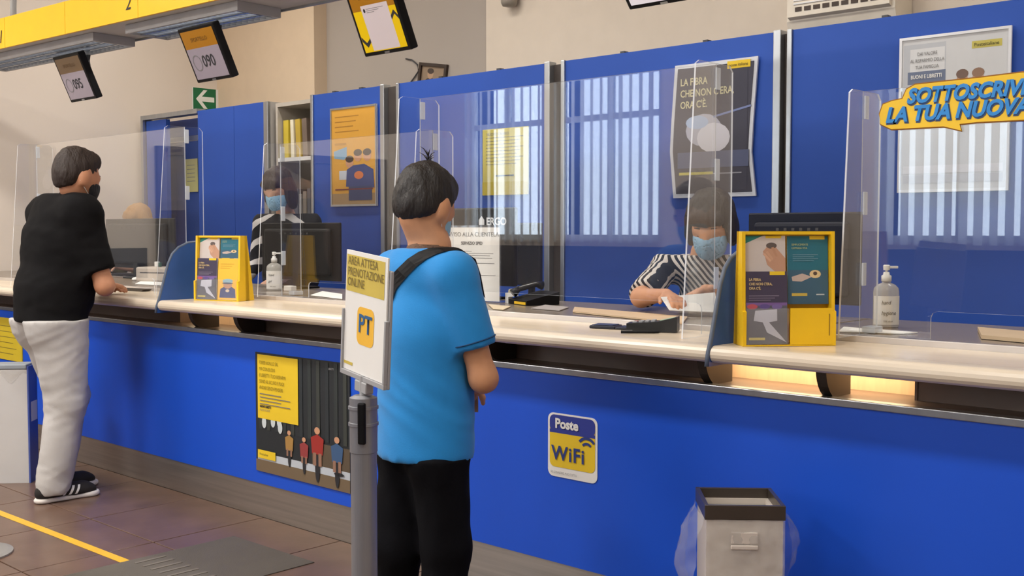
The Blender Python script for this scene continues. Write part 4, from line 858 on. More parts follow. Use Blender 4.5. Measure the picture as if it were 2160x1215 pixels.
# ================================================================== floor things
tape = thing('floor_tape', at_z(0, 1082, 0), 'yellow tape line stuck along the brown tiles', 'tape')
pa = [at_z(-200, 1004, .0), at_z(0, 1082, .0), at_z(255, 1181, 0), at_z(262, 1184, 0), at_z(320, 1211, 0), at_z(700, 1372, 0)]
for i, (u, v) in enumerate(zip(pa, pa[1:])):
    d = (v - u).normalized(); n_ = Vector((-d.y, d.x, 0)) * .0215; z_ = .0006 + (.0 if i != 2 else .0)
    bm = bmesh.new(); extr(bm, [(*(q.xy), .0006) for q in (u - n_, v - n_, v + n_, u + n_)], (0, 0, .0006)); fin(bm, 'strip', mat('yellow_tape', (222, 174, 40), .4), tape)
MATM = mat('grey_floor_mat', (88, 82, 73), .6, bump=.15, bscale=200)
ms = [at_z(493, 1132, 0), at_z(663, 1187, 0)]; dx_ = ms[1] - ms[0]
q = [ms[0], ms[1], Vector((ms[1].x, 1.75, 0)), Vector((ms[0].x, 1.75, 0))]
bm = bmesh.new(); extr(bm, [(v.x, v.y, .0003) for v in q], (0, 0, .003)); mt = fin(bm, 'floor_mat', MATM); tag(mt, 'thin grey distance mat on the tiles with ribbed lettering', 'mat')
bm = bmesh.new()
for i in range(8):
    x_ = ms[0].x + .05 + i * .065; bbox(bm, x_, x_ + .016, 2.29, 2.43, .0034, .0052)
mk = fin(bm, 'ribs', mat('mat_rib', (108, 101, 92), .6), mt); mk['kind'] = 'stuff'
# base disc of a second barrier post at the left edge
p = at_z(-62, 1170, 0); t = thing('barrier_post', (p.x, p.y, 0), 'grey barrier post whose round base shows at the left edge', 'post')
bm = bmesh.new(); lathe(bm, [(.17, 0.0006), (.17, .008), (.15, .014), (.05, .03), (.034, .05), (.034, .95), (.038, .95), (.038, 1.0), (.03, 1.005)], 32); fin(bm, 'post', mat('post_grey', (160, 158, 154), .4, .3), t, world=False)
bm = bmesh.new(); bbox(bm, -.012, .012, -.041, -.036, .9, .98, .002); fin(bm, 'belt_slot', BLACK, t, world=False)
# ------------------------------------------------------------------ sign stanchion in front
p = at_d(769, 1215, 2.70); base = Vector((p.x, p.y, 0)); SG = mat('post_silver', (152, 154, 160), .38, .55)
t = thing('sign_stanchion', base, 'silver queue post holding a yellow and white notice in front of the customer in blue', 'stanchion', rot=(0, 0, math.radians(25)))
bm = bmesh.new(); lathe(bm, [(.17, 0.0006), (.17, .01), (.15, .018), (.05, .03), (.0315, .04), (.0315, .865)], 40); fin(bm, 'pole', SG, t, world=False, smooth=False)
bm = bmesh.new(); lathe(bm, [(.0335, .866), (.0335, .93), (.0365, .931), (.0365, .938), (.0335, .939), (.0335, .97), (.0365, .971), (.0365, .978), (.0335, .979), (.0335, .998), (.022, 1.004)], 40); hd = fin(bm, 'head', SG, t, world=False)
bm = bmesh.new(); bbox(bm, .002, .022, -.0400, -.0285, .89, .99, .004); fin(bm, 'belt_clip', BLACK, t, world=False)
bm = bmesh.new(); lathe(bm, [(.009, 1.0), (.009, 1.05)], 16); fin(bm, 'stem', GREY, t, world=False)
# notice: corners in the picture give its slant
zc = 2.62; c_tl, c_tr, c_bl = (722, 531), (825, 546), (718, 781)
hs = 0.297; ws = 0.21
ctr = ROOTM[t] @ Vector((0, 0, 1.05)); ang = math.radians(1.0)
best = None
for deg in range(-90, 91, 2):
    a_ = math.radians(deg); ux = Vector((math.cos(a_), math.sin(a_), 0)); u = ROT.transposed() @ ux
    e = abs(u.x * ws * F_PX / 2.68 - 104) + (1000 if ux.cross(Vector((0, 0, 1))).dot(Vector((.68, -.73, 0))) < 0 else 0) + (0 if u.z > 0 else 300)
    if best is None or e < best[0]: best = (e, deg)
a_ = math.radians(best[1])
Ms = Matrix.Translation(ctr + Vector((0, 0, .0))) @ Matrix.Rotation(a_, 4, 'Z') @ Matrix.Rotation(math.radians(5), 4, 'Y')
sg = thing('sign_plate_root', M=Ms); ROOTM[sg] = Ms
sgp = sg
def sbox(name, *b_, m, bev=0.0, parent=None):
    bm = bmesh.new(); bbox(bm, *b_, bev); bm.transform(Ms); return fin(bm, name, m, t)
pl_ = sbox('plate_holder', -ws / 2 - .008, ws / 2 + .008, .004, .012, -.012, hs - .03, m=GREY, bev=.002)
sbox('holder_lip', -ws / 2 - .008, ws / 2 + .008, -.006, .0035, -.012, .0, m=GREY, bev=.001)
sbox('holder_lip', -ws / 2 - .008, -ws / 2, -.006, .0035, .0, .15, m=GREY, bev=.001); sbox('holder_lip', ws / 2, ws / 2 + .008, -.006, .0035, .0, .15, m=GREY, bev=.001)
sbox('clamp', -.03, .03, -.008, .014, -.04, -.0125, m=GREY, bev=.003)
card = sbox('notice_card', -ws / 2, ws / 2, -.001, .003, .001, hs, m=PAPER)
bm = bmesh.new()
ms_ = [YELP, col((246, 190, 60)), col((160, 160, 60))]
flat(bm, rect(-ws / 2 + .004, hs * .665, ws / 2 - .012, hs * .965), -.0016, 0)
flat(bm, rrect(-.038, hs * .25, .048, hs * .56, .018), -.0017, 1)
flat(bm, rect(-ws / 2 + .003, hs * .05, -ws / 2 + .05, hs * .075), -.0016, 0)
bm.transform(Ms); fin(bm, 'card_print', [mat('card_yellow', (212, 188, 84), .6)] + ms_[1:], t, kind='keep')
for s_, z_, sz, m_, x_, al in (('AREA ATTESA', .885, .03, col((120, 104, 50)), -ws / 2 + .012, 'LEFT'), ('PRENOTAZIONE', .795, .03, col((120, 104, 50)), -ws / 2 + .012, 'LEFT'), ('ONLINE', .71, .03, col((120, 104, 50)), -ws / 2 + .012, 'LEFT'), ('PT', .355, .062, col((40, 96, 150)), .005, 'CENTER')):
    bt = text(s_, sz, m_, sg, (x_, -.003, hs * z_), align=al, bold=.0012 if s_ == 'PT' else 0, sx=.82 if s_ != 'PT' else 1.0)
    bt.data.transform(ROOTM[t].inverted() @ Ms); bt.parent = t
bpy.data.objects.remove(sg, do_unlink=True)
# ------------------------------------------------------------------ bins
BAG = mat('plastic_bag', (214, 216, 222), .22, alpha=.20, bump=.7, bscale=14, spec=.6); BAGF = mat('bag_film', (220, 216, 210), .3, alpha=.35, bump=.8, bscale=16)
def crumple(bm, amp, sc_, seed):
    bm.normal_update()
    for v in bm.verts:
        n_ = noise.noise(v.co * sc_ + Vector((seed, 0, 0))) + .5 * noise.noise(v.co * sc_ * 2.3 + Vector((0, seed, 0)))
        v.co += v.normal * n_ * amp
zt = 0.62
c4 = [at_z(1487, 1066, zt), at_z(1658, 1068, zt), at_z(1625, 1030, zt), at_z(1479, 1027, zt)]
d = (c4[1] - c4[0]).normalized(); W = (c4[1] - c4[0]).length; D = .30
M = Matrix.Translation((c4[0].x, c4[0].y, 0)) @ Matrix.Rotation(math.atan2(d.y, d.x), 4, 'Z')
t = thing('waste_bin', M=M, label='grey square waste bin with brown rim and loose clear bag', cat='bin')
D = (c4[3] - c4[0]).dot(Vector((-d.y, d.x, 0)))
BING = mat('bin_grey', (216, 206, 196), .5, var=.03); RIM = mat('brown_metal_rim', (84, 76, 70), .3, .5)
bm = bmesh.new(); 
for q in ((0.006, W - .006, .006, .02), (0.006, W - .006, D - .02, D - .006), (.006, .02, .02, D - .02), (W - .02, W - .006, .02, D - .02)): bbox(bm, q[0], q[1], q[2], q[3], 0.0006, zt - .03)
bbox(bm, .02, W - .02, .02, D - .02, .0006, .02)
fin(bm, 'body', BING, t, world=False)
bm = bmesh.new()
for q in ((0, W, 0, .012), (0, W, D - .012, D), (0, .012, .012, D - .012), (W - .012, W, .012, D - .012)): bbox(bm, q[0], q[1], q[2], q[3], zt - .042, zt, .0015)
fin(bm, 'rim', RIM, t, world=False)
box('flap_plate', .02, W - .02, .022, D - .022, zt - .05, zt - .046, mat('bin_inner', (150, 148, 140), .4), t, world=False)
bm = bmesh.new(); bbox(bm, W * .32, W * .66, -.006, .004, zt - .11, zt - .075, .003); bbox(bm, W * .32, W * .66, -.010, .004, zt - .125, zt - .112, .003); fin(bm, 'handle_plate', BING, t, world=False)
def bagside(side):
    bm = bmesh.new(); n = 14; mrows = []
    for i in range(n + 1):
        z = zt - .035 - (0.30 if side < 0 else .19) * i / n; row = []
        bul = (.068 if side < 0 else .058) * math.sin(math.pi * min(1, (i + .4) / n * (.9 if side < 0 else 1))) ** .8
        for j in range(11):
            v_ = j / 10; y_ = D * (.02 + .96 * v_); k_ = math.sin(math.pi * (0.12 + .76 * v_))
            x_ = (-.001 - bul * k_) if side < 0 else (W + .001 + bul * k_)
            row.append(bm.verts.new((x_, y_, z)))
        mrows.append(row)
    for r0, r1 in zip(mrows, mrows[1:]):
        for j in range(10): bm.faces.new((r0[j], r0[j + 1], r1[j + 1], r1[j]))
    bmesh.ops.subdivide_edges(bm, edges=bm.edges[:], cuts=1, use_grid_fill=True)
    crumple(bm, .010, 22, 3 + side); fin(bm, 'bag', BAG, t, world=False, smooth=True)
bagside(-1); bagside(1)
bm = bmesh.new(); rows = []
for i in range(17): rows.append([bm.verts.new((W * (.012 + .976 * j / 14), -.006, zt - .04 - .36 * i / 16)) for j in range(15)])
for r0, r1 in zip(rows, rows[1:]):
    for j in range(14): bm.faces.new((r0[j], r0[j + 1], r1[j + 1], r1[j]))
bmesh.ops.subdivide_edges(bm, edges=bm.edges[:], cuts=1, use_grid_fill=True)
crumple(bm, .005, 18, 9); fin(bm, 'bag_front', BAGF, t, world=False, smooth=True)
# white bin at the left edge
w0 = at_z(0, 1020, 0); w1 = at_z(62, 1019, 0); d = (w1 - w0).normalized(); zt = at_x(60, 768, w1.x).z
M = Matrix.Translation((w1.x, w1.y, 0)) @ Matrix.Rotation(math.atan2(d.y, d.x), 4, 'Z'); W = .40; D = .13
t = thing('recycling_bin', M=M, label='tall white recycling bin with blue side at the left edge', cat='bin')
bm = bmesh.new(); bbox(bm, -W, -.001, .0, .006, .0006, zt - .03); bbox(bm, -W, -.001, D - .006, D, .0006, zt - .03); bbox(bm, -W, -W + .006, .0065, D - .0065, .0006, zt - .03); fin(bm, 'body', mat('bin_white', (206, 204, 203), .45, var=.02), t, world=False)
box('side_panel', -.0008, .008, 0, D, .0006, zt - .012, mat('bin_blue', (72, 92, 168), .45), t, world=False)
bm = bmesh.new(); bbox(bm, -W - .004, -.0015, -.004, D + .002, zt - .028, zt, .006); fin(bm, 'lid', mat('bin_lid_grey', (150, 158, 166), .4), t, world=False)
bm = bmesh.new(); rows = []
for i in range(9): rows.append([bm.verts.new((-W + .01 + (W - .012) * j / 20, -.004, zt - .03 - (.045 + .03 * math.sin(j * .9)) * i / 8)) for j in range(21)])
for r0, r1 in zip(rows, rows[1:]):
    for j in range(20): bm.faces.new((r0[j], r0[j + 1], r1[j + 1], r1[j]))
crumple(bm, .004, 30, 5); fin(bm, 'bag', BAGF, t, world=False, smooth=True)
box('side_label', .0082, .009, .03, D - .01, .34, .45, PAPER, t, world=False)
# ================================================================== people
# bodies are grown from one blended distance field, then meshed as one continuous surface
def V(*a): return np.array(a if len(a) == 3 else a[0], float)
def cap(a, b, ra, rb, ax=None, fl=1.0, cut=False): return ('c', V(a), V(b), ra, rb, None if ax is None else V(ax), fl, cut)
def elp(c, r, axes=None): return ('e', V(c), V(r), np.eye(3) if axes is None else np.array([V(q) for q in axes]))
def d_prim(p, P):
    if p[0] == 'c':
        _, a, b, ra, rb, ax, fl, cut = p; q = P - a; ba = b - a
        if ax is not None:
            k = 1 / fl - 1; q = q + np.outer(q @ ax, ax) * k; ba2 = ba + ax * (ba @ ax) * k
        else: ba2 = ba
        t = np.clip((q @ ba2) / max(ba2 @ ba2, 1e-9), 0, 1)
        d = np.linalg.norm(q - t[:, None] * ba2, axis=1) - (ra + (rb - ra) * t)
        if cut:
            n = ba / np.linalg.norm(ba); d = np.maximum(d, (P - b) @ n)
        return d
    _, c, r, A = p; q = (P - c) @ A.T; k0 = np.linalg.norm(q / r, axis=1); k1 = np.linalg.norm(q / r ** 2, axis=1)
    return k0 * (k0 - 1) / np.maximum(k1, 1e-6)
def smin(a, b, k):
    h = np.maximum(k - np.abs(a - b), 0) / k; return np.minimum(a, b) - h * h * k * 0.25
def union(prims, P, k=0.04):
    d = None
    for p in prims:
        x = d_prim(p, P); d = x if d is None else smin(d, x, k)
    return d
def bounds(prims, pad):
    lo, hi = np.full(3, 1e9), np.full(3, -1e9)
    for p in prims:
        if p[0] == 'c':
            for c, r in ((p[1], p[3]), (p[2], p[4])): lo = np.minimum(lo, c - r); hi = np.maximum(hi, c + r)
        else: m = p[2].max(); lo = np.minimum(lo, p[1] - m); hi = np.maximum(hi, p[1] + m)
    return lo - pad, hi + pad
def nets(fn, lo, hi, h):
    n = np.ceil((hi - lo) / h).astype(int) + 1
    ax = [lo[i] + h * np.arange(n[i]) for i in range(3)]
    G = np.stack(np.meshgrid(*ax, indexing='ij'), -1).reshape(-1, 3)
    v = fn(G).reshape(n); s = v < 0
    c = [(i, j, k) for i in (0, 1) for j in (0, 1) for k in (0, 1)]
    def sl(A, o): return A[o[0]:n[0] - 1 + o[0], o[1]:n[1] - 1 + o[1], o[2]:n[2] - 1 + o[2]]
    cnt = np.zeros(n - 1); pos = np.zeros((*(n - 1), 3))
    for i in range(8):
        for j in range(i + 1, 8):
            a, b = c[i], c[j]
            if sum(abs(a[q] - b[q]) for q in range(3)) != 1: continue
            va, vb = sl(v, a), sl(v, b); m = (va < 0) != (vb < 0)
            t = np.where(m, va / np.where(np.abs(va - vb) < 1e-12, 1, va - vb), 0)
            cnt += m
            for q in range(3): pos[..., q] += np.where(m, a[q] + t * (b[q] - a[q]), 0)
    act = cnt > 0; idx = -np.ones(n - 1, int); idx[act] = np.arange(act.sum())
    base = np.stack(np.meshgrid(*[np.arange(q - 1) for q in n], indexing='ij'), -1)
    verts = lo + h * (base[act] + pos[act] / cnt[act][:, None]); faces = []
    for axis in range(3):
        o = [0, 0, 0]; o[axis] = 1; u, w_ = [q for q in range(3) if q != axis]
        A = s[tuple(slice(0, n[q] - (1 if q == axis else 0)) for q in range(3))]; B = s[tuple(slice(o[q], n[q]) for q in range(3))]
        e = np.argwhere(A != B)
        if not len(e): continue
        e = e[(e[:, u] > 0) & (e[:, w_] > 0) & (e[:, u] < n[u] - 1) & (e[:, w_] < n[w_] - 1)]
        def g(du, dw):
            q = e.copy(); q[:, u] -= du; q[:, w_] -= dw; return idx[q[:, 0], q[:, 1], q[:, 2]]
        f = np.stack([g(0, 0), g(1, 0), g(1, 1), g(0, 1)], 1); fl = A[e[:, 0], e[:, 1], e[:, 2]]
        if axis == 1: fl = ~fl
        f[~fl] = f[~fl][:, ::-1]; faces.append(f)
    return verts, np.concatenate(faces)
def mesh_parts(name, parts, m, parent, wr=None):
    """parts: list of (fn, lo, hi, h) meshed and put in one mesh"""
    bm = bmesh.new()
    for fn, lo, hi, h in parts:
        v, f = nets(fn, lo, hi, h); vs = [bm.verts.new(q) for q in v]
        for q in f:
            try: bm.faces.new([vs[i] for i in q])
            except ValueError: pass
    bmesh.ops.smooth_vert(bm, verts=bm.verts, factor=0.4, use_axis_x=True, use_axis_y=True, use_axis_z=True)
    bm.normal_update()
    if wr:
        for v in bm.verts: v.co += v.normal * wr(v.co)
    return fin(bm, name, m, parent, smooth=True)
def wrinkle(amp, sc_, stretch=(1, 1, 1), seed=0):
    st = Vector(stretch)
    def f(co):
        q = Vector((co.x * st.x, co.y * st.y, co.z * st.z)) * sc_ + Vector((seed, seed, seed))
        return amp * (noise.noise(q) + .5 * noise.noise(q * 2.1) - .15)
    return f
class Head:
    def __init__(s, c, f, s_=1.0, tilt=0.0):
        s.c = V(c); s.f = V(f) / np.linalg.norm(f); r = np.cross(s.f, (0, 0, 1)); s.r = r / np.linalg.norm(r); s.u = np.cross(s.r, s.f)
        if tilt: s.u, s.r = s.u * math.cos(tilt) + s.r * math.sin(tilt), s.r * math.cos(tilt) - s.u * math.sin(tilt)
        s.k = s_
    def p(s, x, y, z): return s.c + s.k * (x * s.r + y * s.f + z * s.u)
    def e(s, x, y, z, rx, ry, rz): return elp(s.p(x, y, z), s.k * V(rx, ry, rz), (s.r, s.f, s.u))
    def prims(s):
        o = [s.e(0, -.012, .03, .077, .097, .098), s.e(0, .028, -.045, .060, .068, .080), s.e(0, .055, -.092, .030, .030, .026), s.e(0, .020, .0, .070, .074, .08)]
        o += [s.e(0, .100, -.030, .013, .018, .022), s.e(0, .090, -.008, .010, .012, .024)]
        o += [s.e(q * .028, .083, .012, .020, .012, .010) for q in (-1, 1)]               # brow
        o += [s.e(q * .079, -.010, -.018, .012, .025, .036) for q in (-1, 1)]             # ears
        return o
    def mouth(s): return [s.e(0, .092, -.068, .022, .012, .008)]
def make_head_bits(H, root, hair_m, hair_fn, lo, hi, mask_m=None, eyes=True, h=.009, hamp=.006, loops=True):
    mesh_parts('hair', [(hair_fn, lo, hi, h)], hair_m, root, wrinkle(hamp, 34, (1, 1, .4), 3))
    if mask_m:
        fp = [H.e(0, .030, -.050, .064, .072, .082), H.e(0, .058, -.082, .038, .042, .040), H.e(0, .096, -.035, .018, .020, .03)]
        def fm(P):
            d = np.abs(union(fp, P, .03) - .004 * H.k) - .0035
            q = (P - H.c) / H.k; y = q @ H.f; z = q @ H.u
            return np.maximum(np.maximum(np.maximum(d, (z + .012) * H.k), (-.115 - z) * H.k), (.030 - y + .25 * np.abs(z + .06)) * H.k)
        c_ = H.p(0, .06, -.06); mk = mesh_parts('face_mask', [(fm, c_ - .13 * H.k, c_ + .13 * H.k, .006)], mask_m, root)
        if loops:
            for q in (-1, 1):
                bm = bmesh.new(); tube(bm, [H.p(q * .058, .055, -.03), H.p(q * .074, .02, -.012), H.p(q * .085, -.022, .006), H.p(q * .082, -.03, -.03), H.p(q * .072, .01, -.06), H.p(q * .055, .05, -.085)], .0018, 6); fin(bm, 'ear_loop', WHITE, mk)
    if eyes:
        for q in (-1, 1):
            bm = bmesh.new(); bmesh.ops.create_uvsphere(bm, u_segments=12, v_segments=8, radius=.0125 * H.k); bm.transform(Matrix.Translation(H.p(q * .031, .0815, -.004)))
            ey = fin(bm, 'eye', mat('eye_white', (226, 220, 214), .2), root, smooth=True)
            bm = bmesh.new(); bmesh.ops.create_uvsphere(bm, u_segments=10, v_segments=6, radius=.0065 * H.k); bm.transform(Matrix.Translation(H.p(q * .031, .0895, -.007))); fin(bm, 'iris', mat('iris_dark', (46, 32, 24), .15), ey, smooth=True)
            bm = bmesh.new(); tube(bm, [H.p(q * .013, .094, .021), H.p(q * .03, .096, .027), H.p(q * .048, .083, .021)], [.002, .0035, .0015], 6); fin(bm, 'eyebrow', hair_m, root)
def hand(w_, d, n, side, curl=.5, s=1.0):
    """wrist point, finger direction, palm normal (palm faces n); returns blended primitives"""
    w_ = V(w_); d = V(d) / np.linalg.norm(d); n = V(n); n = n - d * (n @ d); n /= np.linalg.norm(n); t = np.cross(d, n) * side
    o = [elp(w_ + d * .045 * s, V(.040, .050, .016) * s, (t, d, n)), cap(w_ - d * .02, w_ + d * .03 * s, .024 * s, .026 * s, n, .75)]
    for i, (off, L) in enumerate(((-.030, .066), (-.010, .076), (.011, .072), (.030, .056))):
        p = w_ + d * .085 * s + t * off * s; a = curl * .55; dd = d * math.cos(a) + n * math.sin(a)
        for k, f in enumerate((.45, .32, .23)):
            q = p + dd * L * f * s; r0 = (.0095 - .0009 * k) * s; o.append(cap(p, q, r0, r0 - .0008)); p = q
            a += curl * .6; dd = d * math.cos(a) + n * math.sin(a)
    p = w_ + d * .03 * s - t * .032 * s; dd = (d * .75 - t * .65 + n * .35); dd /= np.linalg.norm(dd)
    q = p + dd * .038 * s; o.append(cap(p - dd * .015, q, .0125 * s, .0105 * s)); dd2 = dd * .8 + d * .5 + n * .25; dd2 /= np.linalg.norm(dd2); o.append(cap(q, q + dd2 * .032 * s, .0105 * s, .009 * s))
    return o
def hand_part(pr, h=.0055):
    lo, hi = bounds(pr, .012); return (lambda P: union(pr, P, .010), lo, hi, h)
def skin_mat(name, rgb): return mat(name, rgb, .5, var=.05, scale=25, bump=.04, bscale=180, spec=.35)
def shoe(root, a, d, m, sole_m, stripe=None):
    """a: point on the floor under the ankle, d: horizontal toe direction"""
    a = V(a); d = V(d) / np.linalg.norm(d); r = np.cross(d, (0, 0, 1))
    def pt(x, y, z): return a + r * x + d * y + V(0, 0, z)
    pr = [cap(pt(0, -.045, .060), pt(0, .02, .066), .042, .044, r, .9), cap(pt(0, -.05, .045), pt(0, .15, .044), .041, .046, V(0, 0, 1), .85), cap(pt(.004, .10, .042), pt(.004, .185, .034), .046, .040, V(0, 0, 1), .75)]
    lo, hi = bounds(pr, .02)
    up = mesh_parts('shoe', [(lambda P: np.maximum(np.maximum(union(pr, P, .03), .022 - P[:, 2]), P[:, 2] - .115), lo, hi, .008)], m, root)
    ps = [cap(pt(0, -.055, .013), pt(0, .05, .013), .046, .043, V(0, 0, 1), .5), cap(pt(0, .05, .013), pt(.004, .185, .013), .043, .052, V(0, 0, 1), .5), elp(pt(.004, .19, .013), (.05, .045, .025), (r, d, V(0, 0, 1)))]
    lo, hi = bounds(ps, .02)
    mesh_parts('sole', [(lambda P: np.maximum(np.maximum(union(ps, P, .02), .001 - P[:, 2]), P[:, 2] - .027), lo, hi, .007)], sole_m, up)
    if stripe:
        for i in range(3):
            from mathutils.bvhtree import BVHTree
            if i == 0: bv = BVHTree.FromPolygons([ROOTM[root] @ v.co for v in up.data.vertices], [p_.vertices[:] for p_ in up.data.polygons])
            bm = bmesh.new(); g = []
            for k in range(7):
                z = .030 + .044 * k / 6; y = .028 + .030 * i + (z - .03) * .55; row = []
                for yy in (y, y + .013):
                    hit = bv.ray_cast(Vector(pt(.12, yy, z)), Vector(-r)); row.append(bm.verts.new((hit[0] if hit[0] is not None else Vector(pt(.04, yy, z))) + Vector(r) * .002))
                g.append(row)
            for a_, b_ in zip(g, g[1:]): bm.faces.new((a_[0], a_[1], b_[1], b_[0]))
            fin(bm, 'stripe', stripe, up)
def npv(v): return V(v.x, v.y, v.z)
Zup = V(0, 0, 1)

# ------------------------------------------------------------------ man in black polo shirt leaning on the counter
def man_black():
    root = thing('person', (-5.7, 2.62, 0), 'person in black polo shirt and light grey trousers leaning on the counter', 'person')
    F = V(.10, .995, 0); R = V(.995, -.10, 0)
    pel = V(-5.76, 2.62, .96); chest = V(-5.79, 2.70, 1.34); sh = V(-5.80, 2.73, 1.49)
    sR, sL = sh + R * .235, sh - R * .270
    eR, eL = V(-5.490, 2.79, 1.112), V(-6.20, 2.78, 1.15); wR, wL = V(-5.84, 3.00, 1.090), V(-6.02, 3.03, 1.10)
    aR, aL = V(-5.61, 2.55, .085), V(-5.82, 2.66, .085); kR, kL = V(-5.635, 2.640, .50), V(-5.84, 2.75, .50); hR, hL = pel + R * .10, pel - R * .10
    H = Head(npv(at_d(163, 372, 5.82)), V(-.10, .96, -.24), 1.12)
    nk = V(-5.745, 2.765, 1.56)
    bodyp = H.prims() + H.mouth() + [cap(nk, H.p(0, -.02, -.06), .064, .058), cap(pel, chest, .15, .165, F, .72), cap(chest, sh, .165, .10, F, .75), cap(sh, nk, .09, .065)]
    for s_, e_, w__ in ((sR, eR, wR), (sL, eL, wL)): bodyp += [cap(s_, e_, .060, .047), cap(e_, w__, .047, .030)]
    for h_, k_, a_ in ((hR, kR, aR), (hL, kL, aL)): bodyp += [cap(h_, k_, .095, .062), cap(k_, a_, .060, .040)]
    lo, hi = bounds(bodyp, .03)
    skin = skin_mat('skin_tan', (196, 140, 108))
    hands = [hand_part(hand(wR, wR - eR, (0, .2, -1), 1, .4)), hand_part(hand(wL, wL - eL + V(.1, 0, 0), (0, .2, -1), -1, .4))]
    mesh_parts('body', [(lambda P: union(bodyp, P, .03), lo, hi, .0125)] + hands, skin, root)
    # polo shirt
    sp = [cap(pel + V(0, .0, -.04), chest, .238, .235, F, .74), cap(chest, sh, .235, .155, F, .76), cap(sh, nk - V(0, .01, .03), .125, .085), cap(sh + R * .10, sR + V(0, 0, .0), .12, .090), cap(sh - R * .10, sL, .12, .090), elp(pel + F * .03 + V(0, 0, .12), (.22, .19, .14), (R, F, Zup))]
    slv = [cap(s_, s_ + (e_ - s_) * .80, .088, .082, None, 1, True) for s_, e_ in ((sR, eR), (sL, eL))]
    lo, hi = bounds(sp + slv, .03)
    def f(P):
        d = smin(union(sp, P, .07), union(slv, P, .02), .10)
        return np.maximum(np.maximum(d, (.925 - .10 * (P[:, 0] - pel[0]) * 0 - .25 * (P[:, 1] - 2.6) * 0) - P[:, 2]), P[:, 2] - 1.60)
    BT = mat('black_pique', (13, 12, 14), .9, bump=.12, bscale=300, spec=.2)
    shirt = mesh_parts('polo_shirt', [(f, lo, hi, .0125)], BT, root, wrinkle(.006, 9, (1, 1, 1.6), 1))
    # collar
    cp = [cap(nk + V(0, -.0, .005), nk + V(.008, .016, .05), .082, .078)]
    def fc(P):
        d = np.abs(d_prim(cp[0], P)) - .006; n_ = cp[0][2] - cp[0][1]; n_ = n_ / np.linalg.norm(n_)
        return np.maximum(np.maximum(d, (cp[0][1] - P) @ n_ - .004), (P - cp[0][2]) @ n_)
    lo, hi = bounds(cp, .02); mesh_parts('collar', [(fc, lo, hi, .008)], BT, shirt)
    # trousers
    def leg(h_, k_, a_): return [cap(h_ + V(0, .005, 0), k_, .150, .104), cap(k_, a_ + V(0, .0, -.01), .098, .086)]
    tp = [cap(hR + V(0, -.005, .05), hL + V(0, -.005, .05), .145, .145, F, 1.12), elp(hR + V(0, -.05, -.03), (.12, .115, .16)), elp(hL + V(0, -.05, -.03), (.12, .115, .16))] + leg(hR, kR, aR) + leg(hL, kL, aL)
    lo, hi = bounds(tp, .03)
    def ft(P): return np.maximum(np.maximum(union(tp, P, .035), .036 - P[:, 2] + .35 * np.maximum(P[:, 1] - 2.56, 0)), P[:, 2] - .938)
    GT = mat('grey_cotton', (190, 187, 185), .9, bump=.1, bscale=250)
    def fold(co):
        k_ = math.exp(-((co.z - .5) / .12) ** 2) + .8 * math.exp(-((co.z - .13) / .09) ** 2) + .6 * math.exp(-((co.z - .82) / .09) ** 2)
        g_ = .35 + min(1.0, k_); return .007 * noise.noise(Vector((co.x * 9, co.y * 9, co.z * 6))) + g_ * (.007 * (.3 - abs(noise.noise(Vector(((co.z - .55 * co.y) * 17, (co.y + .55 * co.z) * 4, co.x * 4))))) + .004 * (.3 - abs(noise.noise(Vector(((co.z + .7 * co.y) * 24, co.x * 5, 3.0))))))
    tr_ = mesh_parts('trousers', [(ft, lo, hi, .0115)], GT, root, fold)
    sk = mat('black_suede', (34, 30, 30), .8)
    shoe(root, (aR[0], aR[1], 0), (.03, 1, 0), sk, mat('shoe_sole', (226, 220, 214), .6), WHITE); shoe(root, (aL[0], aL[1], 0), (-.1, 1, 0), sk, MATS['shoe_sole'])
    # hair, mask, beard shadow
    hp = [H.e(0, -.016, .042, .086, .104, .098), H.e(0, -.055, -.01, .076, .062, .075), H.e(0, .045, .085, .060, .050, .045)]
    def fh(P):
        q = (P - H.c) / H.k; y = q @ H.f; z = q @ H.u; x = np.abs(q @ H.r)
        thr = np.where(y < 0, -.016 + .85 * y, -.016 + .25 * y); face = np.maximum(np.maximum(x - .058, z - .052), .045 - y)
        return np.maximum(np.maximum(np.maximum(union(hp, P, .03), (thr - z) * .8), -face * .9), -.085 - z)
    lo, hi = bounds(hp, .03)
    make_head_bits(H, root, mat('dark_brown_hair', (44, 32, 27), .65, bump=.6, bscale=120, stretch=(1, 1, .3)), fh, lo, hi, mat('black_mask', (26, 26, 30), .8), eyes=True)
man_black()

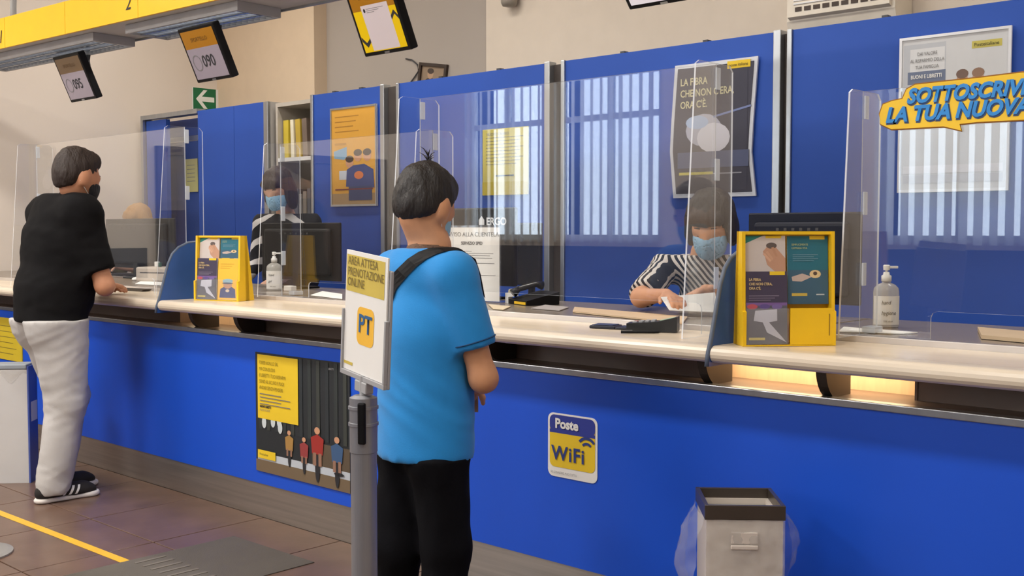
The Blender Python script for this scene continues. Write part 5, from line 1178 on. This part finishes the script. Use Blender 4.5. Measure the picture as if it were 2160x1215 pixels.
# ------------------------------------------------------------------ man in blue T-shirt
def man_blue():
    D = 3.6
    J = lambda px, py, dd=0.0: npv(at_d(px, py, D + dd))
    sh = J(893, 590); sh[2] = 1.262
    root = thing('person', (sh[0], sh[1], 0), 'person in bright blue T-shirt with black shoulder strap, seen from behind', 'person')
    F = V(.13, .99, 0); F /= np.linalg.norm(F); R = V(F[1], -F[0], 0)
    sR, sL = sh + R * .165, sh - R * .165
    pel = J(897, 900, .0); pel[2] = .735; chest = (sh * .62 + pel * .38); chest[2] = 1.06
    eR = J(1020, 798, -.11); wR = eR + V(-.21, .16, -.055)
    eL = sL + V(-.05, .06, -.25); wL = eL + V(.06, .18, -.02)
    hR, hL = pel + R * .078, pel - R * .078
    kR, kL = J(940, 1150, -.06), J(838, 1150, .02)
    aR = V(kR[0] + .0, kR[1] - .02, .08); aL = V(kL[0] - .06, kL[1] + .03, .08)
    H = Head(J(898, 436, .03), V(-.16, .90, -.40), 1.05)
    nk = sh + V(.0, .035, .085); nk2 = J(905, 505, .02)
    bodyp = H.prims() + H.mouth() + [cap(nk, H.p(0, -.03, -.05), .060, .056), cap(pel, chest, .13, .14, F, .72), cap(chest, sh, .14, .085, F, .75), cap(sh, nk, .08, .06)]
    for s_, e_, w__ in ((sR, eR, wR), (sL, eL, wL)): bodyp += [cap(s_, e_, .050, .042), cap(e_, w__, .043, .029)]
    for h_, k_, a_ in ((hR, kR, aR), (hL, kL, aL)): bodyp += [cap(h_, k_, .08, .055), cap(k_, a_, .055, .036)]
    lo, hi = bounds(bodyp, .03); skin = skin_mat('skin_warm', (206, 150, 112))
    hR_ = hand(wR, V(-.75, .55, -.35), V(-.3, -.3, -.9), 1, .9, .95); hL_ = hand(wL, V(.55, .6, -.4), V(.3, -.3, -.9), -1, .9, .95)
    mesh_parts('body', [(lambda P: union(bodyp, P, .028), lo, hi, .0095), hand_part(hR_), hand_part(hL_)], skin, root)
    sp = [cap(pel + V(0, .0, -.05), chest, .182, .172, F, .80), cap(chest, sh, .172, .118, F, .78), cap(sh, nk - V(0, .012, .02), .10, .074), cap(sh + R * .07, sR, .088, .070), cap(sh - R * .07, sL, .088, .070)]
    slv = [cap(s_, s_ + (e_ - s_) * f_, .072, .070, None, 1, True) for s_, e_, f_ in ((sR, eR, .70), (sL, eL, .70))]
    lo, hi = bounds(sp + slv, .03)
    def f(P): return np.maximum(np.maximum(smin(union(sp, P, .05), union(slv, P, .02), .035), .672 - P[:, 2]), P[:, 2] - (nk[2] - .005))
    TB = mat('blue_jersey', (26, 136, 210), .85, var=.04, bump=.08, bscale=260, sheen=.15)
    def fold(co):
        k_ = math.exp(-((co.z - .86) / .10) ** 2)
        return (.25 + k_) * .007 * (.3 - abs(noise.noise(Vector(((co.z + .45 * (co.x + co.y)) * 15, (co.x - co.y) * 3, 1.0))))) + .007 * noise.noise(Vector((co.x * 7, co.y * 7, co.z * 4)))
    shirt = mesh_parts('t_shirt', [(f, lo, hi, .0095)], TB, root, fold)
    cp = cap(nk + V(0, -.004, -.024), nk + V(0, .0, .004), .080, .072)
    def fc(P):
        d = np.abs(d_prim(cp, P)) - .004; n_ = cp[2] - cp[1]; n_ = n_ / np.linalg.norm(n_); return np.maximum(np.maximum(d, (cp[1] - P) @ n_), (P - cp[2]) @ n_)
    lo, hi = bounds([cp], .02); mesh_parts('neck_band', [(fc, lo, hi, .006)], mat('collar_shadow_brown', (104, 76, 58), .8), shirt)  # brown of the band paints in the collar shadow
    tp = [cap(hR, hL, .100, .100, F, 1.1), elp(hR - F * .025 + V(0, 0, -.05), (.095, .095, .12)), elp(hL - F * .025 + V(0, 0, -.05), (.095, .095, .12)), cap(hR + V(0, 0, -.06), kR, .102, .082), cap(kR, aR, .080, .072), cap(hL + V(0, 0, -.06), kL, .102, .082), cap(kL, aL, .080, .072)]
    lo, hi = bounds(tp, .03)
    mesh_parts('trousers', [(lambda P: np.maximum(np.maximum(union(tp, P, .03), .05 - P[:, 2]), P[:, 2] - .690), lo, hi, .0105)], mat('black_cotton', (9, 9, 14), .9, bump=.1, bscale=220, spec=.15), root, wrinkle(.008, 10, (1, 1, .6), 4))
    sk = mat('black_leather', (28, 28, 30), .4); shoe(root, (aR[0], aR[1], 0), (.2, 1, 0), sk, mat('dark_sole', (40, 38, 38), .7)); shoe(root, (aL[0], aL[1], 0), (.05, 1, 0), sk, MATS['dark_sole'])
    hp = [H.e(0, -.016, .042, .088, .106, .098), H.e(0, -.052, -.012, .080, .062, .070), H.e(0, .04, .080, .062, .050, .045)]
    def fh(P):
        q = (P - H.c) / H.k; y = q @ H.f; z = q @ H.u; x = np.abs(q @ H.r)
        thr = np.where(y < 0, -.016 + .85 * y, -.016 + .25 * y); face = np.maximum(np.maximum(x - .058, z - .052), .045 - y)
        return np.maximum(np.maximum(np.maximum(union(hp, P, .03), (thr - z) * .8), -face * .9), -.095 - z)
    lo, hi = bounds(hp, .03)
    hm = mat('black_hair', (27, 22, 21), .55, bump=.6, bscale=130, stretch=(1, 1, .3))
    make_head_bits(H, root, hm, fh, lo, hi, mat('blue_mask', (150, 196, 226), .8))
    bm = bmesh.new()
    for i in range(9):
        b_ = H.p(-.01 + .004 * i, -.03 - .006 * i, .137); tip = b_ + V(.03 * math.cos(i * 1.3), .02 * math.sin(i * 2.1), .018 + .006 * (i % 3))
        tube(bm, [b_, (b_ + tip) / 2 + V(0, 0, .006), tip], [.0022, .0016, .0005], 5)
    fin(bm, 'hair_tuft', hm, root, smooth=True)['kind'] = 'stuff'
    for s_, e_ in ((sR, eR), (sL, eL)):
        ax_ = (e_ - s_) / np.linalg.norm(e_ - s_); u_ = np.cross(ax_, (0, 1, 0)); u_ /= np.linalg.norm(u_); v_ = np.cross(ax_, u_); c_ = s_ + (e_ - s_) * .64
        bm = bmesh.new(); tube(bm, [c_ + (u_ * math.cos(q) + v_ * math.sin(q)) * .0735 for q in np.linspace(0, 2 * math.pi, 25)], .0025, 6); fin(bm, 'sleeve_seam', mat('seam_navy', (22, 70, 116), .8), shirt)
    # shoulder strap laid on the shirt by casting picture points onto it
    from mathutils.bvhtree import BVHTree
    me = shirt.data; Ms_ = ROOTM[root]
    bv = BVHTree.FromPolygons([Ms_ @ v.co for v in me.vertices], [p_.vertices[:] for p_ in me.polygons])
    L = [(820, 590), (840, 568), (862, 547), (884, 533), (905, 526), (922, 525)]; Rr = [(838, 610), (858, 586), (880, 563), (902, 547), (922, 538), (938, 533)]
    row = []
    for a, b in zip(L, Rr):
        rr = []
        for q in range(4):
            px, py = a[0] + (b[0] - a[0]) * q / 3, a[1] + (b[1] - a[1]) * q / 3; d_ = ray(px, py).normalized()
            hit = bv.ray_cast(CAM, d_)
            if hit[0] is None: hit = bv.find_nearest(CAM + d_ * (D - .05))
            rr.append(hit[0] + hit[1] * .005)
        row.append(rr)
    # and down across the back to the left hip
    c0 = sum(row[0], Vector()) / 4; Bp = Vector(pel - R * .19 + V(0, 0, .06)); Fv = Vector(F); down = []
    for k in range(1, 11):
        c_ = c0.lerp(Bp, k / 10) - Fv * (.10 * (1 - k / 10)); ac = (row[0][3] - row[0][0]).normalized(); rr = []
        for q in range(4):
            hit = bv.find_nearest(c_ + ac * (.045 * (q / 3 - .5))); rr.append(hit[0] + hit[1] * .005)
        down.append(rr)
    row = down[::-1] + row
    # carry the strap over the shoulder to the front
    last = row[-1]
    for k in range(1, 5):
        rr = []
        for q in range(4):
            s0 = last[q] + Vector((.022 * k, .05 * k, .012 - .035 * k * k / 4)); hit = bv.find_nearest(s0); rr.append(hit[0] + hit[1] * .006)
        row.append(rr)
    bm = bmesh.new(); g = [[bm.verts.new(v) for v in rr] for rr in row]; fs = []
    for r0, r1 in zip(g, g[1:]):
        for q in range(3): fs.append(bm.faces.new((r0[q], r0[q + 1], r1[q + 1], r1[q])))
    bmesh.ops.solidify(bm, geom=fs, thickness=.004)
    fin(bm, 'shoulder_strap', mat('strap_black', (24, 24, 26), .6), root)
    # folded slip held in the right hand
    c_ = Vector(wR) + Vector((-.075, .055, -.06))
    bm = bmesh.new(); bbox(bm, -.035, .035, -.002, .002, -.05, .05, 0, Matrix.Translation(c_) @ Matrix.Rotation(math.radians(40), 4, 'Z')); o = fin(bm, 'ticket', mat('ticket_tan', (150, 118, 92), .7)); tag(o, 'small brown slip held by the customer in blue', 'ticket')
man_blue()

# ------------------------------------------------------------------ clerks
def clerk(name_label, hc, fdir, sh, shw, els, wrs, shirt_m, hair_m, hair_prims, hair_cut, mask, pel, seated, skin_m, hs=1.0, extra=None, sleeve=1.0, h=.013, hand_dirs=None, tilt=0.0):
    root = thing('person', (pel[0], pel[1], PLAT), name_label, 'person')
    f2 = V(fdir[0], fdir[1], 0); F = f2 / np.linalg.norm(f2); R = V(F[1], -F[0], 0)
    H = Head(hc, fdir, hs, tilt); sR, sL = sh + R * shw, sh - R * shw; nk = sh + V(0, 0, .075) + F * .02
    chest = sh * .6 + pel * .4
    bodyp = H.prims() + [cap(nk, H.p(0, -.015, -.06), .052, .050), cap(pel, chest, .13, .14, F, .72), cap(chest, sh, .14, .08, F, .75), cap(sh, nk, .075, .055)]
    for s_, e_, w_ in ((sR, els[0], wrs[0]), (sL, els[1], wrs[1])): bodyp += [cap(s_, e_, .046, .040), cap(e_, w_, .040, .026)]
    hR, hL = pel + R * .09, pel - R * .09
    if seated: legs = [(q, q + F * .40 + V(0, 0, -.02), q + F * .38 + V(0, 0, -.46 + .0)) for q in (hR, hL)]
    else: legs = [(q, q + V(0, 0, -.42) + F * .02, V(q[0], q[1], PLAT + .07)) for q in (hR, hL)]
    for a, b, c in legs: bodyp += [cap(a, b, .085, .055), cap(b, c, .055, .038), cap(c, c + F * .14 - V(0, 0, .03), .036, .03)]
    lo, hi = bounds(bodyp, .03)
    hd = hand_dirs or [(F + V(0, 0, -.2), (0, 0, -1)), (F + V(0, 0, -.2), (0, 0, -1))]
    mesh_parts('body', [(lambda P: union(bodyp, P, .028), lo, hi, .0115)] + [hand_part(hand(w_, d_[0], d_[1], s_, .55, .92)) for w_, d_, s_ in zip(wrs, hd, (1, -1))], skin_m, root)
    sp = [cap(pel + V(0, 0, -.02), chest, .158, .162, F, .78), cap(chest, sh, .162, .105, F, .78), cap(sh, nk - V(0, 0, .02), .09, .066), cap(sh + R * .05, sR, .085, .068), cap(sh - R * .05, sL, .085, .068)]
    for s_, e_, w_ in ((sR, els[0], wrs[0]), (sL, els[1], wrs[1])):
        if sleeve <= 1: sp.append(cap(s_, s_ + (e_ - s_) * sleeve, .068, .064, None, 1, True))
        else: sp += [cap(s_, e_, .068, .058), cap(e_, e_ + (w_ - e_) * (sleeve - 1), .056, .044, None, 1, True)]
    lo, hi = bounds(sp, .03)
    mesh_parts('top', [(lambda P: np.maximum(np.maximum(union(sp, P, .035), pel[2] - .05 - P[:, 2]), P[:, 2] - (nk[2] - .012)), lo, hi, h)], shirt_m, root, wrinkle(.005, 12, (1, 1, 1), 6))
    tp = [cap(hR, hL, .125, .125, F, .9)] + [c for a, b, c2 in legs for c in (cap(a, b, .105, .075), cap(b, c2, .072, .058))]
    lo, hi = bounds(tp, .03); mesh_parts('trousers', [(lambda P: np.maximum(union(tp, P, .04), P[:, 2] - pel[2] - .07), lo, hi, .016)], mat('navy_trousers', (36, 38, 52), .9), root)
    for a, b, c in legs: shoe(root, (c[0], c[1], PLAT), F, mat('clerk_shoe', (30, 28, 28), .5), MATS['dark_sole']) if False else None
    hp = hair_prims(H); lo, hi = bounds(hp, .03); make_head_bits(H, root, hair_m, lambda P: hair_cut(H, P, union(hp, P, .025)), lo, hi, mask, h=.010)
    return root, H
MASK = mat('blue_mask', (150, 196, 226), .8)
# standing clerk in black and white top
d1 = 7.55
def JJ(px, py, d): return npv(at_d(px, py, d))
hc = JJ(587, 398, 7.45); sh = JJ(605, 470, 7.6); pel = V(sh[0], sh[1] + .03, 1.10)
def bob(H): return [H.e(0, -.012, .048, .090, .106, .096), H.e(-.078, -.01, -.045, .028, .062, .10), H.e(.078, -.01, -.045, .028, .062, .10), H.e(0, -.06, -.03, .085, .055, .10), H.e(0, .082, .055, .066, .030, .045)]
def bobcut(H, P, d):
    q = (P - H.c) / H.k; y = q @ H.f; z = q @ H.u; x = np.abs(q @ H.r)
    face = np.maximum(np.maximum(x - .060, z - .030), .035 - y); return np.maximum(d, -face)
def bands():
    m = bpy.data.materials.new('black_white_bands'); m.use_nodes = True; n = m.node_tree.nodes; L = m.node_tree.links; b = n['Principled BSDF']
    tc = n.new('ShaderNodeTexCoord'); sp = n.new('ShaderNodeSeparateXYZ'); L.new(tc.outputs['Object'], sp.inputs[0])
    ab = n.new('ShaderNodeMath'); ab.operation = 'ABSOLUTE'; L.new(sp.outputs['X'], ab.inputs[0])
    ma = n.new('ShaderNodeMath'); ma.operation = 'MULTIPLY_ADD'; ma.inputs[1].default_value = .55; L.new(ab.outputs[0], ma.inputs[0]); L.new(sp.outputs['Z'], ma.inputs[2])
    nz = n.new('ShaderNodeTexNoise'); nz.inputs['Scale'].default_value = 6; L.new(tc.outputs['Object'], nz.inputs['Vector'])
    m2 = n.new('ShaderNodeMath'); m2.operation = 'MULTIPLY_ADD'; m2.inputs[1].default_value = .05; L.new(nz.outputs['Fac'], m2.inputs[0]); L.new(ma.outputs[0], m2.inputs[2])
    m3 = n.new('ShaderNodeMath'); m3.operation = 'MULTIPLY'; m3.inputs[1].default_value = 8.5; L.new(m2.outputs[0], m3.inputs[0])
    fr = n.new('ShaderNodeMath'); fr.operation = 'FRACT'; L.new(m3.outputs[0], fr.inputs[0])
    rp = n.new('ShaderNodeValToRGB'); rp.color_ramp.interpolation = 'CONSTANT'; rp.color_ramp.elements[0].color = (*lin((30, 30, 36)), 1); rp.color_ramp.elements[1].color = (*lin((206, 202, 200)), 1); rp.color_ramp.elements[1].position = .62
    L.new(fr.outputs[0], rp.inputs[0]); L.new(rp.outputs[0], b.inputs['Base Color']); b.inputs['Roughness'].default_value = .9; return m
FW = V(-.05, -1, 0)
def off(p, x, y, z): return V(p[0] + x, p[1] + y, p[2] + z)
clerk('person standing in black and white banded top with blue mask', hc, V(.32, -.86, -.38), sh, .19, (off(sh, -.27, -.06, -.28), off(sh, .29, -.06, -.27)), (off(sh, -.20, -.26, -.44), off(sh, .12, -.28, -.42)), bands(), mat('brown_bob_hair', (62, 46, 40), .55, bump=.5, bscale=90, stretch=(1, 1, .2)), bob, bobcut, MASK, pel, False, skin_mat('skin_pale', (206, 160, 134)), 1.06, sleeve=1.7)
# seated clerk in striped top, writing
hc = JJ(1500, 474, 4.95); sh = JJ(1487, 566, 5.12); pel = V(sh[0] + .02, sh[1] + .10, PLAT + .50)
eR, eL = JJ(1352, 627, 4.72), JJ(1600, 632, 4.80); wR, wL = JJ(1408, 622, 4.50), JJ(1488, 612, 4.56)
ST = stripes('striped_knit', (222, 214, 206), (38, 34, 40), 15.0, (.75, .15, .65), .5, .9, 1.2)
def round_hair(H): return [H.e(0, -.014, .050, .098, .112, .100), H.e(-.085, .0, -.02, .024, .06, .075), H.e(.085, .0, -.02, .024, .06, .075), H.e(0, -.06, -.02, .088, .058, .085), H.e(0, .084, .062, .070, .030, .040)]
clerk('person seated behind plexiglass in striped top with blue mask', hc, V(.30, -.86, -.42), sh, .185, (eR, eL), (wR, wL), ST, mat('dark_clerk_hair', (40, 34, 36), .55, bump=.5, bscale=90, stretch=(1, 1, .2)), round_hair, bobcut, MASK, pel, True, skin_mat('skin_clerk', (214, 156, 120)), 1.10, sleeve=.92, h=.010, hand_dirs=[(V(.75, -.45, -.12), (.1, -.2, -1)), (V(-.65, -.55, -.3), (0, -.2, -1))])
# blond clerk behind the far left monitor
hc = JJ(292, 466, 8.9); sh = off(hc, .02, .05, -.25); pel = V(sh[0], sh[1] + .06, PLAT + .50)
clerk('person with blond hair seated behind the far left monitor', hc, V(.1, -.95, -.25), sh, .18, (off(sh, -.24, -.1, -.14), off(sh, .24, -.1, -.14)), (off(sh, -.16, -.34, -.10), off(sh, .14, -.34, -.10)), mat('olive_top', (112, 104, 70), .9), mat('blond_hair', (176, 134, 84), .55, bump=.5, bscale=90, stretch=(1, 1, .2)), bob, bobcut, MASK, pel, True, MATS['skin_pale'], 1.0, sleeve=1.5, h=.016)
# office chairs under the two seated clerks
def office_chair(x, y, label):
    t = thing('office_chair', (x, y, PLAT), label, 'chair', 'office chairs behind the counter'); CB = mat('chair_fabric', (40, 52, 104), .9)
    bm = bmesh.new()
    for i in range(5):
        a = 2 * math.pi * i / 5; tube(bm, [(0, 0, .07), (.28 * math.cos(a), .28 * math.sin(a), .05)], [.022, .014], 8); lathe(bm, [(.02, .0006), (.024, .02), (.02, .042)], 10, Matrix.Translation((.28 * math.cos(a), .28 * math.sin(a), 0)))
    fin(bm, 'base', BLACK, t, world=False)
    bm = bmesh.new(); lathe(bm, [(.028, .06), (.028, .2), (.018, .2), (.018, .31)], 14); fin(bm, 'gas_column', BLACK, t, world=False)
    bm = bmesh.new(); bbox(bm, -.22, .22, -.22, .20, .31, .365, .02); fin(bm, 'seat', CB, t, world=False)
    bm = bmesh.new(); bbox(bm, -.20, .20, .27, .32, .42, .80, .02); fin(bm, 'backrest', CB, t, world=False)
    bm = bmesh.new(); tube(bm, [(0, .15, .32), (0, .34, .34), (0, .345, .55)], .016, 8); fin(bm, 'back_bar', BLACK, t, world=False)
office_chair(pel[0], pel[1] + .02, 'blue office chair under the blond clerk')
_s = JJ(1487, 566, 5.12); office_chair(_s[0] + .02, _s[1] + .12, 'blue office chair under the clerk in stripes')
# sheets in the hands of the seated clerk
q = [JJ(1394, 628, 4.42), JJ(1412, 655, 4.36), JJ(1516, 660, 4.40), JJ(1508, 618, 4.50)]
bm = bmesh.new(); extr(bm, q, (0, .0, .0025)); o = fin(bm, 'letter_sheet', PAPER); tag(o, 'white letter held under the hands of the seated clerk', 'paper')
